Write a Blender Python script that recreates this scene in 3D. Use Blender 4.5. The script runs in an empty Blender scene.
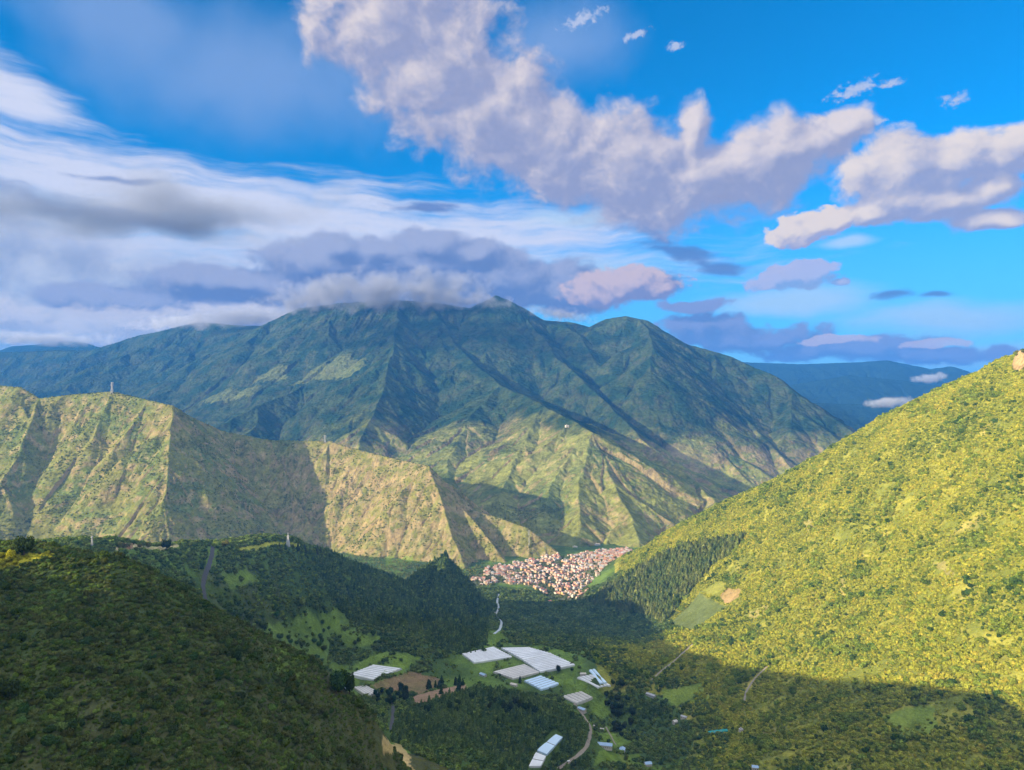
import bpy, math, random
import numpy as np

# ------------------------------------------------------------------ camera, sun, sky, exposure
SC = bpy.context.scene
COL = SC.collection
F, CX, HY, CZ = 683.0, 512.0, 400.0, 650.0        # focal length in pixels, centre column, horizon row, eye height
SUN_AZ_VEC = (-0.87, -0.49)                        # horizontal direction towards the sun
SUN_EL = math.radians(16.5)
SKYHSV = (0.494, 1.55, 0.84)                             # clean mountain air: hue, saturation, value of the clear sky
HAZE_COL = (0.045, 0.25, 0.80); HAZE_D = 5.2e-5

cam_d = bpy.data.cameras.new('camera')
cam = bpy.data.objects.new('camera', cam_d); COL.objects.link(cam)
cam.location = (0, 0, CZ); cam.rotation_euler = (math.radians(90), 0, 0)
cam_d.sensor_width = 36.0; cam_d.lens = 36.0 * F / 1024.0
cam_d.shift_y = (HY - 385.0) / 1024.0
cam_d.clip_start = 1.0; cam_d.clip_end = 120000.0
SC.camera = cam
SC.render.engine = 'CYCLES'
SC.view_settings.view_transform = 'Standard'
SC.view_settings.look = 'None'
SC.view_settings.exposure = 1.5
SC.view_settings.gamma = 1.0
SC.cycles.use_denoising = True
SC.cycles.use_adaptive_sampling = True
SC.cycles.adaptive_threshold = 0.02
SC.cycles.adaptive_min_samples = 12
SC.cycles.max_bounces = 5
SC.cycles.diffuse_bounces = 2
SC.cycles.glossy_bounces = 1
SC.cycles.transmission_bounces = 2
SC.cycles.volume_bounces = 0
SC.cycles.transparent_max_bounces = 8

sl = bpy.data.lights.new('sun', 'SUN'); so = bpy.data.objects.new('sun', sl); COL.objects.link(so)
sl.energy = 5.0; sl.angle = math.radians(0.5); sl.color = (1.0, 0.82, 0.53)
_h = math.cos(SUN_EL)
_n = math.hypot(*SUN_AZ_VEC)
SUN_DIR = np.array([SUN_AZ_VEC[0] / _n * _h, SUN_AZ_VEC[1] / _n * _h, math.sin(SUN_EL)])
import mathutils
so.rotation_euler = mathutils.Vector(SUN_DIR).to_track_quat('Z', 'Y').to_euler()
so.location = (-3000, -1500, 3000)
# ------------------------------------------------------------------ sky and clouds (by compass direction and elevation, all round)
world = bpy.data.worlds.new('World'); SC.world = world; world.use_nodes = True
WT = world.node_tree; WT.nodes.clear()
SKY_STRENGTH = 0.10
FILL_CLOUD = 2.4                                      # brightness of the out-of-view cloud added to fill the shade, against white
class NB:                                           # tiny node-building helper
    def __init__(s, tree): s.t = tree
    def new(s, kind, **kw):
        n = s.t.nodes.new(kind)
        for k, v in kw.items(): setattr(n, k, v)
        return n
    def put(s, sock, v):
        if isinstance(v, bpy.types.NodeSocket): s.t.links.new(v, sock)
        else: sock.default_value = v
    def m(s, op, a, b=None, c=None, clamp=False):
        n = s.new('ShaderNodeMath', operation=op, use_clamp=clamp); s.put(n.inputs[0], a)
        if b is not None: s.put(n.inputs[1], b)
        if c is not None: s.put(n.inputs[2], c)
        return n.outputs[0]
    def v(s, op, a, b=None, c=None):
        n = s.new('ShaderNodeVectorMath', operation=op); s.put(n.inputs[0], a)
        if b is not None: s.put(n.inputs['Scale'] if op == 'SCALE' else n.inputs[1], b)
        if c is not None: s.put(n.inputs[2], c)
        return n.outputs['Value'] if op in ('LENGTH', 'DOT_PRODUCT') else n.outputs[0]
    def ss(s, x, lo, hi):
        n = s.new('ShaderNodeMapRange', interpolation_type='SMOOTHSTEP'); s.put(n.inputs[0], x); s.put(n.inputs[1], lo); s.put(n.inputs[2], hi)
        return n.outputs[0]
    def mix(s, f, a, b):
        n = s.new('ShaderNodeMix', data_type='RGBA'); s.put(n.inputs['Factor'], f)
        s.put(n.inputs[6], a); s.put(n.inputs[7], b)
        return n.outputs[2]
    def noise(s, vec, scale, detail=6, rough=0.55, dist=0.0):
        n = s.new('ShaderNodeTexNoise', noise_dimensions='3D'); s.put(n.inputs['Vector'], vec)
        n.inputs['Scale'].default_value = scale; n.inputs['Detail'].default_value = detail
        n.inputs['Roughness'].default_value = rough; n.inputs['Distortion'].default_value = dist
        return n
W = NB(WT)
def lin(c):
    c = c / 255.0
    return c / 12.92 if c <= 0.04045 else ((c + 0.055) / 1.055) ** 2.4
def rad(r, g, b):                                   # radiance that shows as this sRGB value at the set exposure
    k = 1.0 / (SKY_STRENGTH * 2 ** SC.view_settings.exposure)
    return (lin(r) * k, lin(g) * k, lin(b) * k, 1)
tc = W.new('ShaderNodeTexCoord').outputs['Generated']
sp = W.new('ShaderNodeSeparateXYZ'); WT.links.new(tc, sp.inputs[0])
az_ = W.m('MULTIPLY', W.m('ARCTAN2', sp.outputs[0], sp.outputs[1]), 1000.0)
el_ = W.m('MULTIPLY', W.m('ARCSINE', sp.outputs[2]), 1000.0)
cb = W.new('ShaderNodeCombineXYZ'); WT.links.new(az_, cb.inputs[0]); WT.links.new(el_, cb.inputs[1])
S0 = cb.outputs[0]                                  # (azimuth, elevation) in milliradians
def dirn(px, py):
    a = math.atan((px - CX) / F); e = math.atan((HY - py) / F * math.cos(a))
    return a * 1000, e * 1000
def warp(vec, scale, amp, seed):
    n = W.noise(W.v('ADD', vec, (seed, seed * 1.7, seed * 0.6)), scale, 3, 0.55)
    return W.v('ADD', vec, W.v('MULTIPLY', W.v('SUBTRACT', n.outputs['Color'], (0.5, 0.5, 0.5)), (amp, amp * 0.8, 0)))
def after(colr):                                    # lets one layer be worked out after another
    return W.v('MULTIPLY_ADD', colr, (1e-7, 1e-7, 0), S0)
def blobs(vec, items):
    acc = None; turned = {0: vec}
    for it in items:
        px, py, rx, ry = it[:4]; rot = it[4] if len(it) > 4 else 0
        rot = 0 if abs(rot) < 3 else int(round(rot / 8.0)) * 8 or (4 if rot > 0 else -4)
        cx, cy = dirn(px, py); ex = dirn(px + rx, py)[0] - cx; ey = dirn(px, py - ry)[1] - cy
        if rot not in turned:
            r = W.new('ShaderNodeVectorRotate', rotation_type='Z_AXIS'); WT.links.new(vec, r.inputs['Vector']); r.inputs['Angle'].default_value = -math.radians(rot); turned[rot] = r.outputs[0]
        c, s_ = math.cos(math.radians(-rot)), math.sin(math.radians(-rot)); qx, qy = cx * c - cy * s_, cx * s_ + cy * c
        d = W.m('SUBTRACT', 1.0, W.v('LENGTH', W.v('MULTIPLY_ADD', turned[rot], (1 / ex, 1 / ey, 0), (-qx / ex, -qy / ey, 0))))
        acc = d if acc is None else W.m('SMOOTH_MAX', acc, d, 0.35)
    return acc
def body(vec, items, scale, stretch, amp, seed, detail=8, rough=0.58):
    detail = min(detail, 5)
    n = W.noise(W.v('ADD', W.v('MULTIPLY', vec, stretch), (seed, seed, seed)), scale, detail, rough)
    return W.m('MULTIPLY_ADD', W.m('SUBTRACT', n.outputs['Fac'], 0.5), amp, blobs(vec, items))

sky = W.new('ShaderNodeTexSky', sky_type='NISHITA', sun_disc=False)
sky.sun_elevation = SUN_EL; sky.sun_rotation = math.atan2(SUN_DIR[0], SUN_DIR[1])
sky.altitude = 2300; sky.air_density = 1.0; sky.dust_density = 0.0; sky.ozone_density = 4.0
hs = W.new('ShaderNodeHueSaturation'); WT.links.new(sky.outputs[0], hs.inputs['Color'])
hs.inputs['Hue'].default_value = SKYHSV[0]; hs.inputs['Saturation'].default_value = SKYHSV[1]; hs.inputs['Value'].default_value = SKYHSV[2]
colr = W.mix(W.m('MULTIPLY', W.ss(el_, 330, 20), 0.62), hs.outputs[0], rad(150, 208, 240))

# paler air low on the right, white ice cloud drawn out in streaks, mostly on the left
Vc = warp(S0, 0.006, 60, 3.1)
ci = body(Vc, [(250,212,420,44,-4),(150,190,220,26,-4),(480,228,170,22,-4),(10,92,85,34,-16),(40,250,260,62),(300,255,260,40,0)], 0.012, (0.35, 1.8, 1), 1.7, 11.0, 9, 0.62)
fib = W.noise(W.v('MULTIPLY', Vc, (0.14, 1.5, 1)), 0.045, 4, 0.6).outputs['Fac']
ci = W.m('MULTIPLY_ADD', W.m('SUBTRACT', fib, 0.5), 1.7, ci)
colr = W.mix(W.m('MULTIPLY', W.ss(ci, -0.4, 0.85), 0.95), colr, rad(226, 229, 246))
VX = W.v('MULTIPLY_ADD', colr, (1e-7, 1e-7, 0), Vc)
ci2 = body(VX, [(950,318,150,22,-4),(990,352,110,14),(800,300,120,16),(560,275,140,22),(845,246,32,7),(600,215,90,12)], 0.014, (0.3, 1.8, 1), 1.2, 4.0, 8, 0.6)
colr = W.mix(W.m('MULTIPLY', W.ss(ci2, -0.2, 0.8), 0.75), colr, rad(205, 228, 246))
veil = body(VX, [(250,70,200,100,0),(130,20,150,50),(560,40,90,60)], 0.008, (1, 1, 1), 1.0, 7.0, 5, 0.5)
colr = W.mix(W.m('MULTIPLY', W.ss(veil, -0.05, 0.9), 0.62), colr, rad(150, 178, 226))
# grey-blue layers low on the left
VX = W.v('MULTIPLY_ADD', colr, (1e-7, 1e-7, 0), Vc)
lb = body(VX, [(-60,300,420,70),(140,300,240,48),(-60,230,180,70),(20,265,200,50)], 0.010, (0.7, 1.5, 1), 0.9, 21.0, 8, 0.6)
colr = W.mix(W.m('MULTIPLY', W.ss(lb, -0.15, 0.75), 0.9), colr, W.mix(W.ss(W.noise(VX, 0.012, 4, 0.6).outputs['Fac'], 0.35, 0.65), rad(158, 172, 204), rad(206, 212, 226)))
sd = body(VX, [(120,212,110,11,-6),(40,198,60,10,-6),(165,226,45,7,-6),(130,180,60,4),(420,207,45,7),(690,258,70,12,-12),(720,268,40,8),(655,240,28,8,-30),(895,295,26,5),(940,298,20,4),(660,285,30,10)], 0.035, (0.5, 1.7, 1), 2.4, 31.0, 7, 0.62)
colr = W.mix(W.m('MULTIPLY', W.ss(sd, -0.1, 0.8), 0.85), colr, rad(98, 128, 188))
OFF = (-17, 17, 0)                                  # a step towards the light
VW = warp(S0, 0.011, 40, 41.0)
def shared(scale, detail, d2):
    q = W.v('MULTIPLY', VW, (1, 1.2, 1))
    n1 = W.m('SUBTRACT', W.noise(q, scale, detail, 0.58).outputs['Fac'], 0.5)
    n2 = W.m('SUBTRACT', W.noise(W.v('ADD', q, OFF), scale, d2, 0.58).outputs['Fac'], 0.5)
    return n1, n2
BIG = shared(0.015, 7, 4); SMALL = shared(0.036, 6, 3); TINY = shared(0.10, 5, 2)
FINE_N = W.m('SUBTRACT', W.noise(VW, 0.055, 4, 0.6).outputs['Fac'], 0.5)
def puffy(colr, items, base, litc, seed, scale=0.017, amp=1.6, lo=-0.05, hi=0.22, k=1.0, opac=1.0):
    n1, n2 = TINY if scale > 0.038 else SMALL if scale > 0.022 else BIG
    V1 = W.v('MULTIPLY_ADD', colr, (1e-7, 1e-7, 0), VW); V2 = W.v('ADD', V1, OFF)
    d1 = W.m('MULTIPLY_ADD', n1, amp, blobs(V1, items)); d2 = W.m('MULTIPLY_ADD', n2, amp, blobs(V2, items))
    lit_ = W.ss(W.m('MULTIPLY_ADD', W.m('SUBTRACT', W.m('MINIMUM', d1, 0.8), d2), k * 1.15, 0.30), 0.0, 1.0)
    fine = W.m('MULTIPLY_ADD', FINE_N, 0.28, lit_, clamp=True)
    c = W.mix(fine, rad(*base), rad(*litc))
    return W.mix(W.m('MULTIPLY', W.ss(d1, lo, hi), opac), colr, c)
# the long grey-mauve cumulus across the top and its outliers
colr = puffy(colr, [(392,12,92,95),(445,70,110,92,-25),(500,122,120,72,-25),(560,150,120,66,-15),(635,170,115,62,-12),(715,178,95,48,-8),(770,155,80,40),(697,128,22,32),(815,145,62,30),(840,132,40,20)], (156, 162, 196), (236, 224, 222), 41.0, lo=-0.10, hi=0.36)
colr = puffy(colr, [(895,172,76,44),(955,165,62,36),(935,206,70,20),(985,190,40,24),(870,214,52,16),(1015,148,60,30,0),(985,222,40,12),(900,200,46,26)], (160, 168, 204), (246, 232, 222), 52.0, lo=-0.06, hi=0.30)
colr = puffy(colr, [(804,231,42,20,8),(832,222,24,12)], (172, 174, 208), (246, 230, 218), 63.0, scale=0.03, lo=-0.05, hi=0.20)
colr = puffy(colr, [(790,278,50,14),(815,268,26,8),(770,283,24,8),(841,280,12,4)], (150, 168, 212), (206, 196, 220), 64.0, scale=0.03, opac=0.8)
colr = puffy(colr, [(580,18,26,10,12),(635,33,15,6,8),(676,47,13,5),(854,91,28,11,6),(890,85,18,5),(881,121,9,4),(955,98,16,6),(1000,128,20,6)], (150, 174, 220), (196, 206, 232), 75.0, scale=0.04, amp=3.2, lo=-0.05, hi=0.9, opac=0.85)
# bank low over the far right mountains
colr = puffy(colr, [(745,338,95,16),(840,350,120,13),(930,358,80,10),(700,326,60,14),(692,306,48,7),(1000,352,30,8)], (112, 134, 188), (150, 160, 204), 86.0, scale=0.024, lo=-0.1, hi=0.35, opac=0.95)
colr = puffy(colr, [(830,342,45,6),(935,347,36,5)], (190, 190, 214), (232, 214, 220), 97.0, scale=0.035, opac=0.8)
# cloud lying along the crest of the big mountain
colr = puffy(colr, [(230,282,105,18),(320,262,80,20),(335,246,30,20),(420,262,110,26),(432,243,50,20),(375,250,40,16),(470,252,40,18),(500,278,110,30),(560,290,80,26),(390,290,190,26),(250,310,130,22),(120,300,90,20)], (112, 134, 184), (174, 182, 212), 12.0, scale=0.02, lo=-0.08, hi=0.26)
colr = puffy(colr, [(625,284,54,20),(595,292,34,14),(655,288,34,14)], (140, 146, 188), (222, 200, 204), 23.0, scale=0.025, lo=-0.05, hi=0.28)
colr = puffy(colr, [(60,330,120,24),(150,322,90,18),(-10,322,100,26),(240,314,60,12)], (196, 198, 214), (236, 230, 232), 34.0, scale=0.03, lo=-0.2, hi=0.4, opac=0.85)
# bright cloud added overhead and behind the viewer to lift the shaded land
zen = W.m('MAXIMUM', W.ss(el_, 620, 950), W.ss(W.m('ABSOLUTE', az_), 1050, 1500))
fill_ = W.m('MULTIPLY', zen, W.ss(W.noise(W.v('MULTIPLY_ADD', tc, (1, 1, 1.8), W.v('MULTIPLY', colr, (1e-9, 1e-9, 1e-9))), 2.2, 4, 0.55).outputs['Fac'], 0.36, 0.62))
k_ = FILL_CLOUD; wh = rad(255, 255, 255); colr = W.mix(W.m('MULTIPLY', fill_, W.ss(el_, -20, 120)), colr, (wh[0] * k_, wh[1] * k_ * 0.97, wh[2] * k_ * 0.93, 1))
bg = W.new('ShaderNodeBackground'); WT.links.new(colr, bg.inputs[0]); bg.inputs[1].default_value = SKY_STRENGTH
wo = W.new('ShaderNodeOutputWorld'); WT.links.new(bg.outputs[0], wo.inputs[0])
world.cycles.sampling_method = 'MANUAL'; world.cycles.sample_map_resolution = 512
# ------------------------------------------------------------------ noise
_rng = np.random.default_rng(7)
_perm = _rng.permutation(512).astype(np.int32)
_gang = _rng.uniform(0, 2 * np.pi, 512)
_gx, _gy = np.cos(_gang), np.sin(_gang)

def perlin(x, y):
    xi = np.floor(x); yi = np.floor(y)
    fx = x - xi; fy = y - yi
    xi = xi.astype(np.int32); yi = yi.astype(np.int32)
    u = fx * fx * fx * (fx * (fx * 6 - 15) + 10); v = fy * fy * fy * (fy * (fy * 6 - 15) + 10)
    def g(ix, iy, dx, dy):
        h = _perm[(_perm[ix & 511] + iy) & 511]
        return _gx[h] * dx + _gy[h] * dy
    n00 = g(xi, yi, fx, fy); n10 = g(xi + 1, yi, fx - 1, fy)
    n01 = g(xi, yi + 1, fx, fy - 1); n11 = g(xi + 1, yi + 1, fx - 1, fy - 1)
    a = n00 + u * (n10 - n00); b = n01 + u * (n11 - n01)
    return (a + v * (b - a)) * 1.5

def fbm(x, y, lam, octv=4, gain=0.5, ridged=False, off=0.0):
    s = np.zeros_like(x, dtype=float); a = 1.0; tot = 0.0
    for k in range(octv):
        n = perlin(x / lam + off + 17.3 * k, y / lam - off + 9.1 * k)
        if ridged: n = 1.0 - 2.0 * np.abs(n)
        s += a * n; tot += a; a *= gain; lam *= 0.5
    return s / tot

def sstep(a, b, x):
    t = np.clip((x - a) / (b - a), 0, 1)
    return t * t * (3 - 2 * t)

def P(px, py, Y):                                   # a seen point at a chosen distance -> world
    return np.array([(px - CX) / F * Y, Y, CZ + (HY - py) / F * Y])

# ------------------------------------------------------------------ the near ground: a smooth surface through surveyed points
SURV = [P(*t) for t in [
    # shaded hill beside the viewer
    (0,770,260),(0,650,330),(0,555,430),(50,552,440),(100,566,430),(150,593,420),(200,629,410),(240,656,405),(280,673,410),(330,691,440),(370,721,450),(385,770,440),
    (100,650,350),(100,770,270),(200,700,350),(200,770,300),(300,770,360),(300,725,395),(50,600,390),
    # second hill
    (80,548,1050),(130,544,1150),(200,544,1300),(250,544,1420),(300,545,1550),(330,556,1650),(350,566,1700),(400,582,1800),(420,590,1830),
    (100,560,1010),(150,570,1130),(150,585,1090),(200,570,1240),(200,600,1190),(205,622,1160),(250,580,1330),(250,610,1270),(250,645,1210),(300,580,1450),(300,610,1400),(300,640,1340),(310,668,1300),
    (330,640,1460),(330,610,1530),(330,580,1600),(380,670,1400),(380,640,1500),(380,610,1630),(420,645,1510),(420,615,1690),(350,590,1640),
    # farm terrace and valley floor
    (440,660,1520),(470,655,1560),(515,665,1510),(570,668,1470),(600,685,1410),(400,680,1390),(420,690,1340),(370,672,1400),(345,688,1330),
    (500,640,1650),(560,640,1660),(500,620,1850),(510,600,2150),(560,600,2200),(480,580,2450),(550,570,2590),(620,553,2850),(560,552,2880),
    (440,600,2050),
    # sunlit slope
    (600,582,2400),(650,545,2350),(720,510,2250),(800,470,2150),(860,435,2050),(900,412,1980),(940,395,1900),(1020,362,1750),(1200,290,1500),
    (620,620,1980),(670,625,1800),(700,590,1900),(740,590,1750),(800,600,1550),(800,540,1800),(900,500,1650),(900,600,1350),(1000,500,1400),(1000,600,1150),(1000,430,1600),
    (1024,700,950),(1024,770,830),(900,700,1050),(900,770,920),(800,700,1200),(800,770,1000),(700,700,1330),(700,770,1080),(640,700,1400),(640,770,1120),(600,740,1230),(600,700,1400),
    # wooded knoll in front of the farm
    (400,735,1050),(440,706,1150),(480,695,1220),(530,706,1180),(580,730,1130),(480,770,1000),(400,770,900),(550,770,1050)]]
SURV += [np.array(t, float) for t in [
    # ground out of sight: behind crests, under and beside the viewer
    (-300,600,440),(-200,560,380),(-150,600,330),(-117,640,290),(-60,620,250),(-420,620,480),(-420,800,370),(-280,850,300),(-170,900,210),(-90,980,160),(-480,960,395),(-60,760,235),(-90,900,200),
    (-480,345,598),(-490,245,624),(-520,150,650),(-420,60,655),(-300,60,610),(-650,380,606),(-760,120,690),(-1000,400,640),(-1050,150,665),(-1000,-50,700),(-900,800,510),(-1000,1200,375),(-850,1380,320),
    (-900,1550,270),(-685,1500,300),(-614,1600,278),(-534,1720,240),(-466,1850,175),(-727,1300,345),(-827,1250,345),(-590,900,430),(-700,900,430),(-700,1850,200),(-500,1950,130),(-350,2000,100),(-1000,2000,180),(-300,2300,25),(-700,2400,60),(-1500,2300,120),(-1400,1500,330),
    (0,250,310),(0,0,330),(200,300,240),(300,600,130),(150,700,110),(500,500,200),(700,500,290),(900,600,430),(0,650,180),(600,100,330),(1000,0,600),(1300,900,700),
    (900,2750,140),(1200,2550,330),(1500,2300,560),(1900,1900,780),(500,2900,10),(250,3000,0),(1500,3000,150),(700,3200,0),(-200,3000,0),
    (0,-600,450),(-600,-500,700),(800,-800,650),(-1500,0,760),(-1300,700,500),(1800,800,1000)]]
SURV = np.array(SURV)

def tps_fit(p, z, lam):
    n = len(p); S = 1000.0; q = p / S
    d = np.linalg.norm(q[:, None] - q[None], axis=2)
    K = np.where(d > 0, d * d * np.log(np.maximum(d, 1e-9)), 0) + lam * np.eye(n)
    Q = np.c_[np.ones(n), q]
    A = np.zeros((n + 3, n + 3)); A[:n, :n] = K; A[:n, n:] = Q; A[n:, :n] = Q.T
    s = np.linalg.solve(A, np.r_[z, 0, 0, 0])
    return q, s[:n], s[n:]
_TP = tps_fit(SURV[:, :2], SURV[:, 2], 0.00015)

def tps(x, y):
    q, w, a = _TP; X = x / 1000.0; Y = y / 1000.0
    out = a[0] + a[1] * X + a[2] * Y
    for (qx, qy), wi in zip(q, w):
        r2 = (X - qx) ** 2 + (Y - qy) ** 2
        out += wi * 0.5 * r2 * np.log(np.maximum(r2, 1e-12))
    return out

# ------------------------------------------------------------------ ridges: crest lines with side spurs, falling away to gullies
def spurs(line, rng, every, length, drop, level, k):
    """side spurs left and right of a crest line; returns a list of (polyline, k)"""
    out = [(np.array(line), k)]
    if level == 0: return out
    L = np.array(line); seg = np.linalg.norm(np.diff(L[:, :2], axis=0), axis=1); cum = np.r_[0, np.cumsum(seg)]
    s = every * rng.uniform(0.3, 0.8); side = 1
    while s < cum[-1]:
        i = min(np.searchsorted(cum, s) - 1, len(seg) - 1); t = (s - cum[i]) / seg[i]
        p = L[i] * (1 - t) + L[i + 1] * t
        d = (L[i + 1] - L[i])[:2] / seg[i]; ang = side * math.radians(rng.uniform(48, 78))
        if L[i + 1][2] > L[i][2]: ang = side * math.pi - ang
        v = np.array([d[0] * math.cos(ang) - d[1] * math.sin(ang), d[0] * math.sin(ang) + d[1] * math.cos(ang)])
        ln = length * rng.uniform(0.55, 1.25); pts = [p]
        for j in range(3):
            a2 = rng.uniform(-0.3, 0.3); v = np.array([v[0] * math.cos(a2) - v[1] * math.sin(a2), v[0] * math.sin(a2) + v[1] * math.cos(a2)])
            q = pts[-1] + np.r_[v * ln / 3, -ln / 3 * drop * rng.uniform(0.75, 1.2)]
            pts.append(q)
        out += spurs(pts, rng, every * 0.55, length * 0.42, drop * 1.05, level - 1, k)
        side = -side; s += every * rng.uniform(0.35, 0.7)
    return out

rg = np.random.default_rng(11)
def PL(*t): return [P(*q) for q in t]
MID = []                                            # cliffy ridge across the valley
for ln, ev, le, dr, lv, k in [
    (PL((-220,360,3300),(-100,375,3300),(0,385,3250),(20,387,3220),(40,398,3200),(75,394,3250),(112,391,3250),(150,400,3200),(172,405,3150),(195,418,3280),(220,430,3400),(270,440,3450),(330,441,3420),(345,446,3380),(400,460,3220),(430,466,3080),(445,490,3000),(470,517,2900),(490,540,2800),(505,560,2700)), 190, 260, 0.80, 1, 1.05),
    (PL((172,405,3150),(170,450,2900),(165,500,2700),(172,560,2520)), 130, 170, 0.85, 1, 1.0),
    (PL((112,391,3250),(92,440,3000),(62,500,2780),(45,560,2560)), 130, 130, 0.8, 1, 0.95),
    (PL((40,398,3200),(20,450,2900),(-20,520,2600)), 130, 150, 0.85, 1, 1.0),
    (PL((270,440,3450),(292,490,3180),(318,540,2960)), 120, 120, 0.9, 1, 1.1),
    (PL((345,446,3380),(360,500,3110),(375,548,2890)), 120, 120, 0.9, 1, 1.1),
    (PL((430,466,3080),(446,518,2830),(466,570,2590)), 110, 110, 0.9, 1, 1.05),
    (PL((455,505,3000),(500,518,2960),(528,528,2880),(556,552,2800)), 110, 120, 0.8, 1, 0.95)]:
    MID += spurs(ln, rg, ev, le, dr, lv, k)
MASS = []                                           # the big mountain
rg = np.random.default_rng(23)
for ln, ev, le, dr, lv, k in [
    (PL((-150,350,9800),(0,352,9600),(60,350,9500),(90,350,9400),(140,335,9300),(200,322,9000),(240,325,8700),(262,326,8500),(300,308,8000),(340,303,7600),(370,301,7500),(400,300,7400),(430,302,7300),(470,308,7300),(486,300,7300),(496,295,7300),(508,299,7300),(520,306,7280),(545,320,7200),(570,322,7200),(590,327,7100),(605,319,7050),(625,316,7000),(650,321,6900),(690,345,6800),(730,356,6600),(770,373,6300),(800,395,6000),(830,415,5750),(855,433,5500),(900,468,5000)), 900, 1100, 0.55, 2, 0.78),
    (PL((430,302,7300),(455,345,6500),(500,385,5600),(545,405,4800),(592,432,4050),(602,455,3850),(618,490,3500),(632,522,3200),(643,546,2960)), 480, 460, 0.52, 2, 0.74),
    (PL((592,432,4050),(582,475,3650),(580,528,3150)), 220, 220, 0.5, 1, 0.62),
    (PL((592,432,4050),(558,470,3750),(545,512,3320)), 220, 240, 0.5, 1, 0.58),
    (PL((545,405,4800),(520,445,4250),(503,488,3700),(500,520,3250)), 400, 360, 0.5, 1, 0.46),
    (PL((500,385,5600),(468,420,4900),(450,460,4300),(440,500,3700)), 400, 360, 0.5, 1, 0.46),
    (PL((455,345,6500),(442,385,5950),(430,425,5350),(420,465,4750)), 400, 330, 0.5, 1, 0.56),
    (PL((515,303,7300),(555,355,6400),(605,400,5500),(655,450,4550),(690,478,4100),(712,500,3650),(724,522,3250)), 420, 330, 0.62, 2, 0.86),
    (PL((625,316,7000),(655,370,6300),(695,420,5500),(745,480,4700)), 480, 520, 0.5, 2, 0.66),
    (PL((690,345,6800),(730,400,6000),(775,450,5200),(800,480,4800)), 480, 560, 0.6, 2, 0.8),
    (PL((340,303,7600),(345,348,6900),(310,383,6200),(250,410,5500),(190,440,5000)), 520, 620, 0.5, 2, 0.7),
    (PL((400,300,7400),(394,345,6300),(382,392,5350),(366,432,4700),(350,462,4300)), 420, 460, 0.55, 2, 0.74),
    (PL((262,326,8500),(235,365,7600),(150,398,6700),(60,425,6200)), 600, 750, 0.42, 2, 0.6),
    (PL((200,322,9000),(150,360,8200),(60,385,7500),(-60,400,7000)), 600, 750, 0.42, 2, 0.6)]:
    MASS += spurs(ln, rg, ev, le, dr, lv, k)
FAR = []
rg = np.random.default_rng(5)
for ln in [PL((-250,340,14000),(-60,346,13500),(0,347,13500),(45,344,13000),(65,341,12800),(82,342,12500),(120,352,12000),(200,352,12500)),
           PL((600,370,15500),(700,361,15000),(740,362,14800),(800,364,14500),(860,362,14300),(886,360,14200),(905,364,14200),(930,369,14000),(952,366,13900),(972,373,13800),(1000,384,13500),(1100,380,13500)),
           PL((740,395,12500),(800,383,12300),(850,375,12200),(900,380,12000),(980,392,11500)),
           PL((720,410,10500),(790,402,10300),(860,404,10000),(930,412,9800))]:
    FAR += spurs(ln, rg, 1500, 1600, 0.42, 2, 0.5)

def ridge_field(lines, x, y, base):
    """height of the highest ridge flank, and how far below its crest line the point lies along the flank"""
    h = np.full(x.shape, base, float); arc = np.zeros(x.shape); dist = np.full(x.shape, 1e6)
    s0 = 0.0
    for L, k in lines:
        for a, b in zip(L[:-1], L[1:]):
            ex, ey, ez = b - a; l2 = ex * ex + ey * ey + 1e-9; ln = math.sqrt(l2)
            R = (max(a[2], b[2]) - base) / k + 5
            lo_x, hi_x = min(a[0], b[0]) - R, max(a[0], b[0]) + R; lo_y, hi_y = min(a[1], b[1]) - R, max(a[1], b[1]) + R
            idx = np.nonzero((x > lo_x) & (x < hi_x) & (y > lo_y) & (y < hi_y))[0]
            if len(idx) == 0: s0 += ln; continue
            X = x[idx] - a[0]; Y = y[idx] - a[1]
            t = np.clip((X * ex + Y * ey) / l2, 0, 1)
            d = np.hypot(X - t * ex, Y - t * ey)
            hh = a[2] + t * ez - k * d
            w = hh > h[idx]
            ii = idx[w]
            h[ii] = hh[w]; arc[ii] = s0 + t[w] * ln; dist[ii] = d[w]
            s0 += ln
    return h, arc, dist

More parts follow.
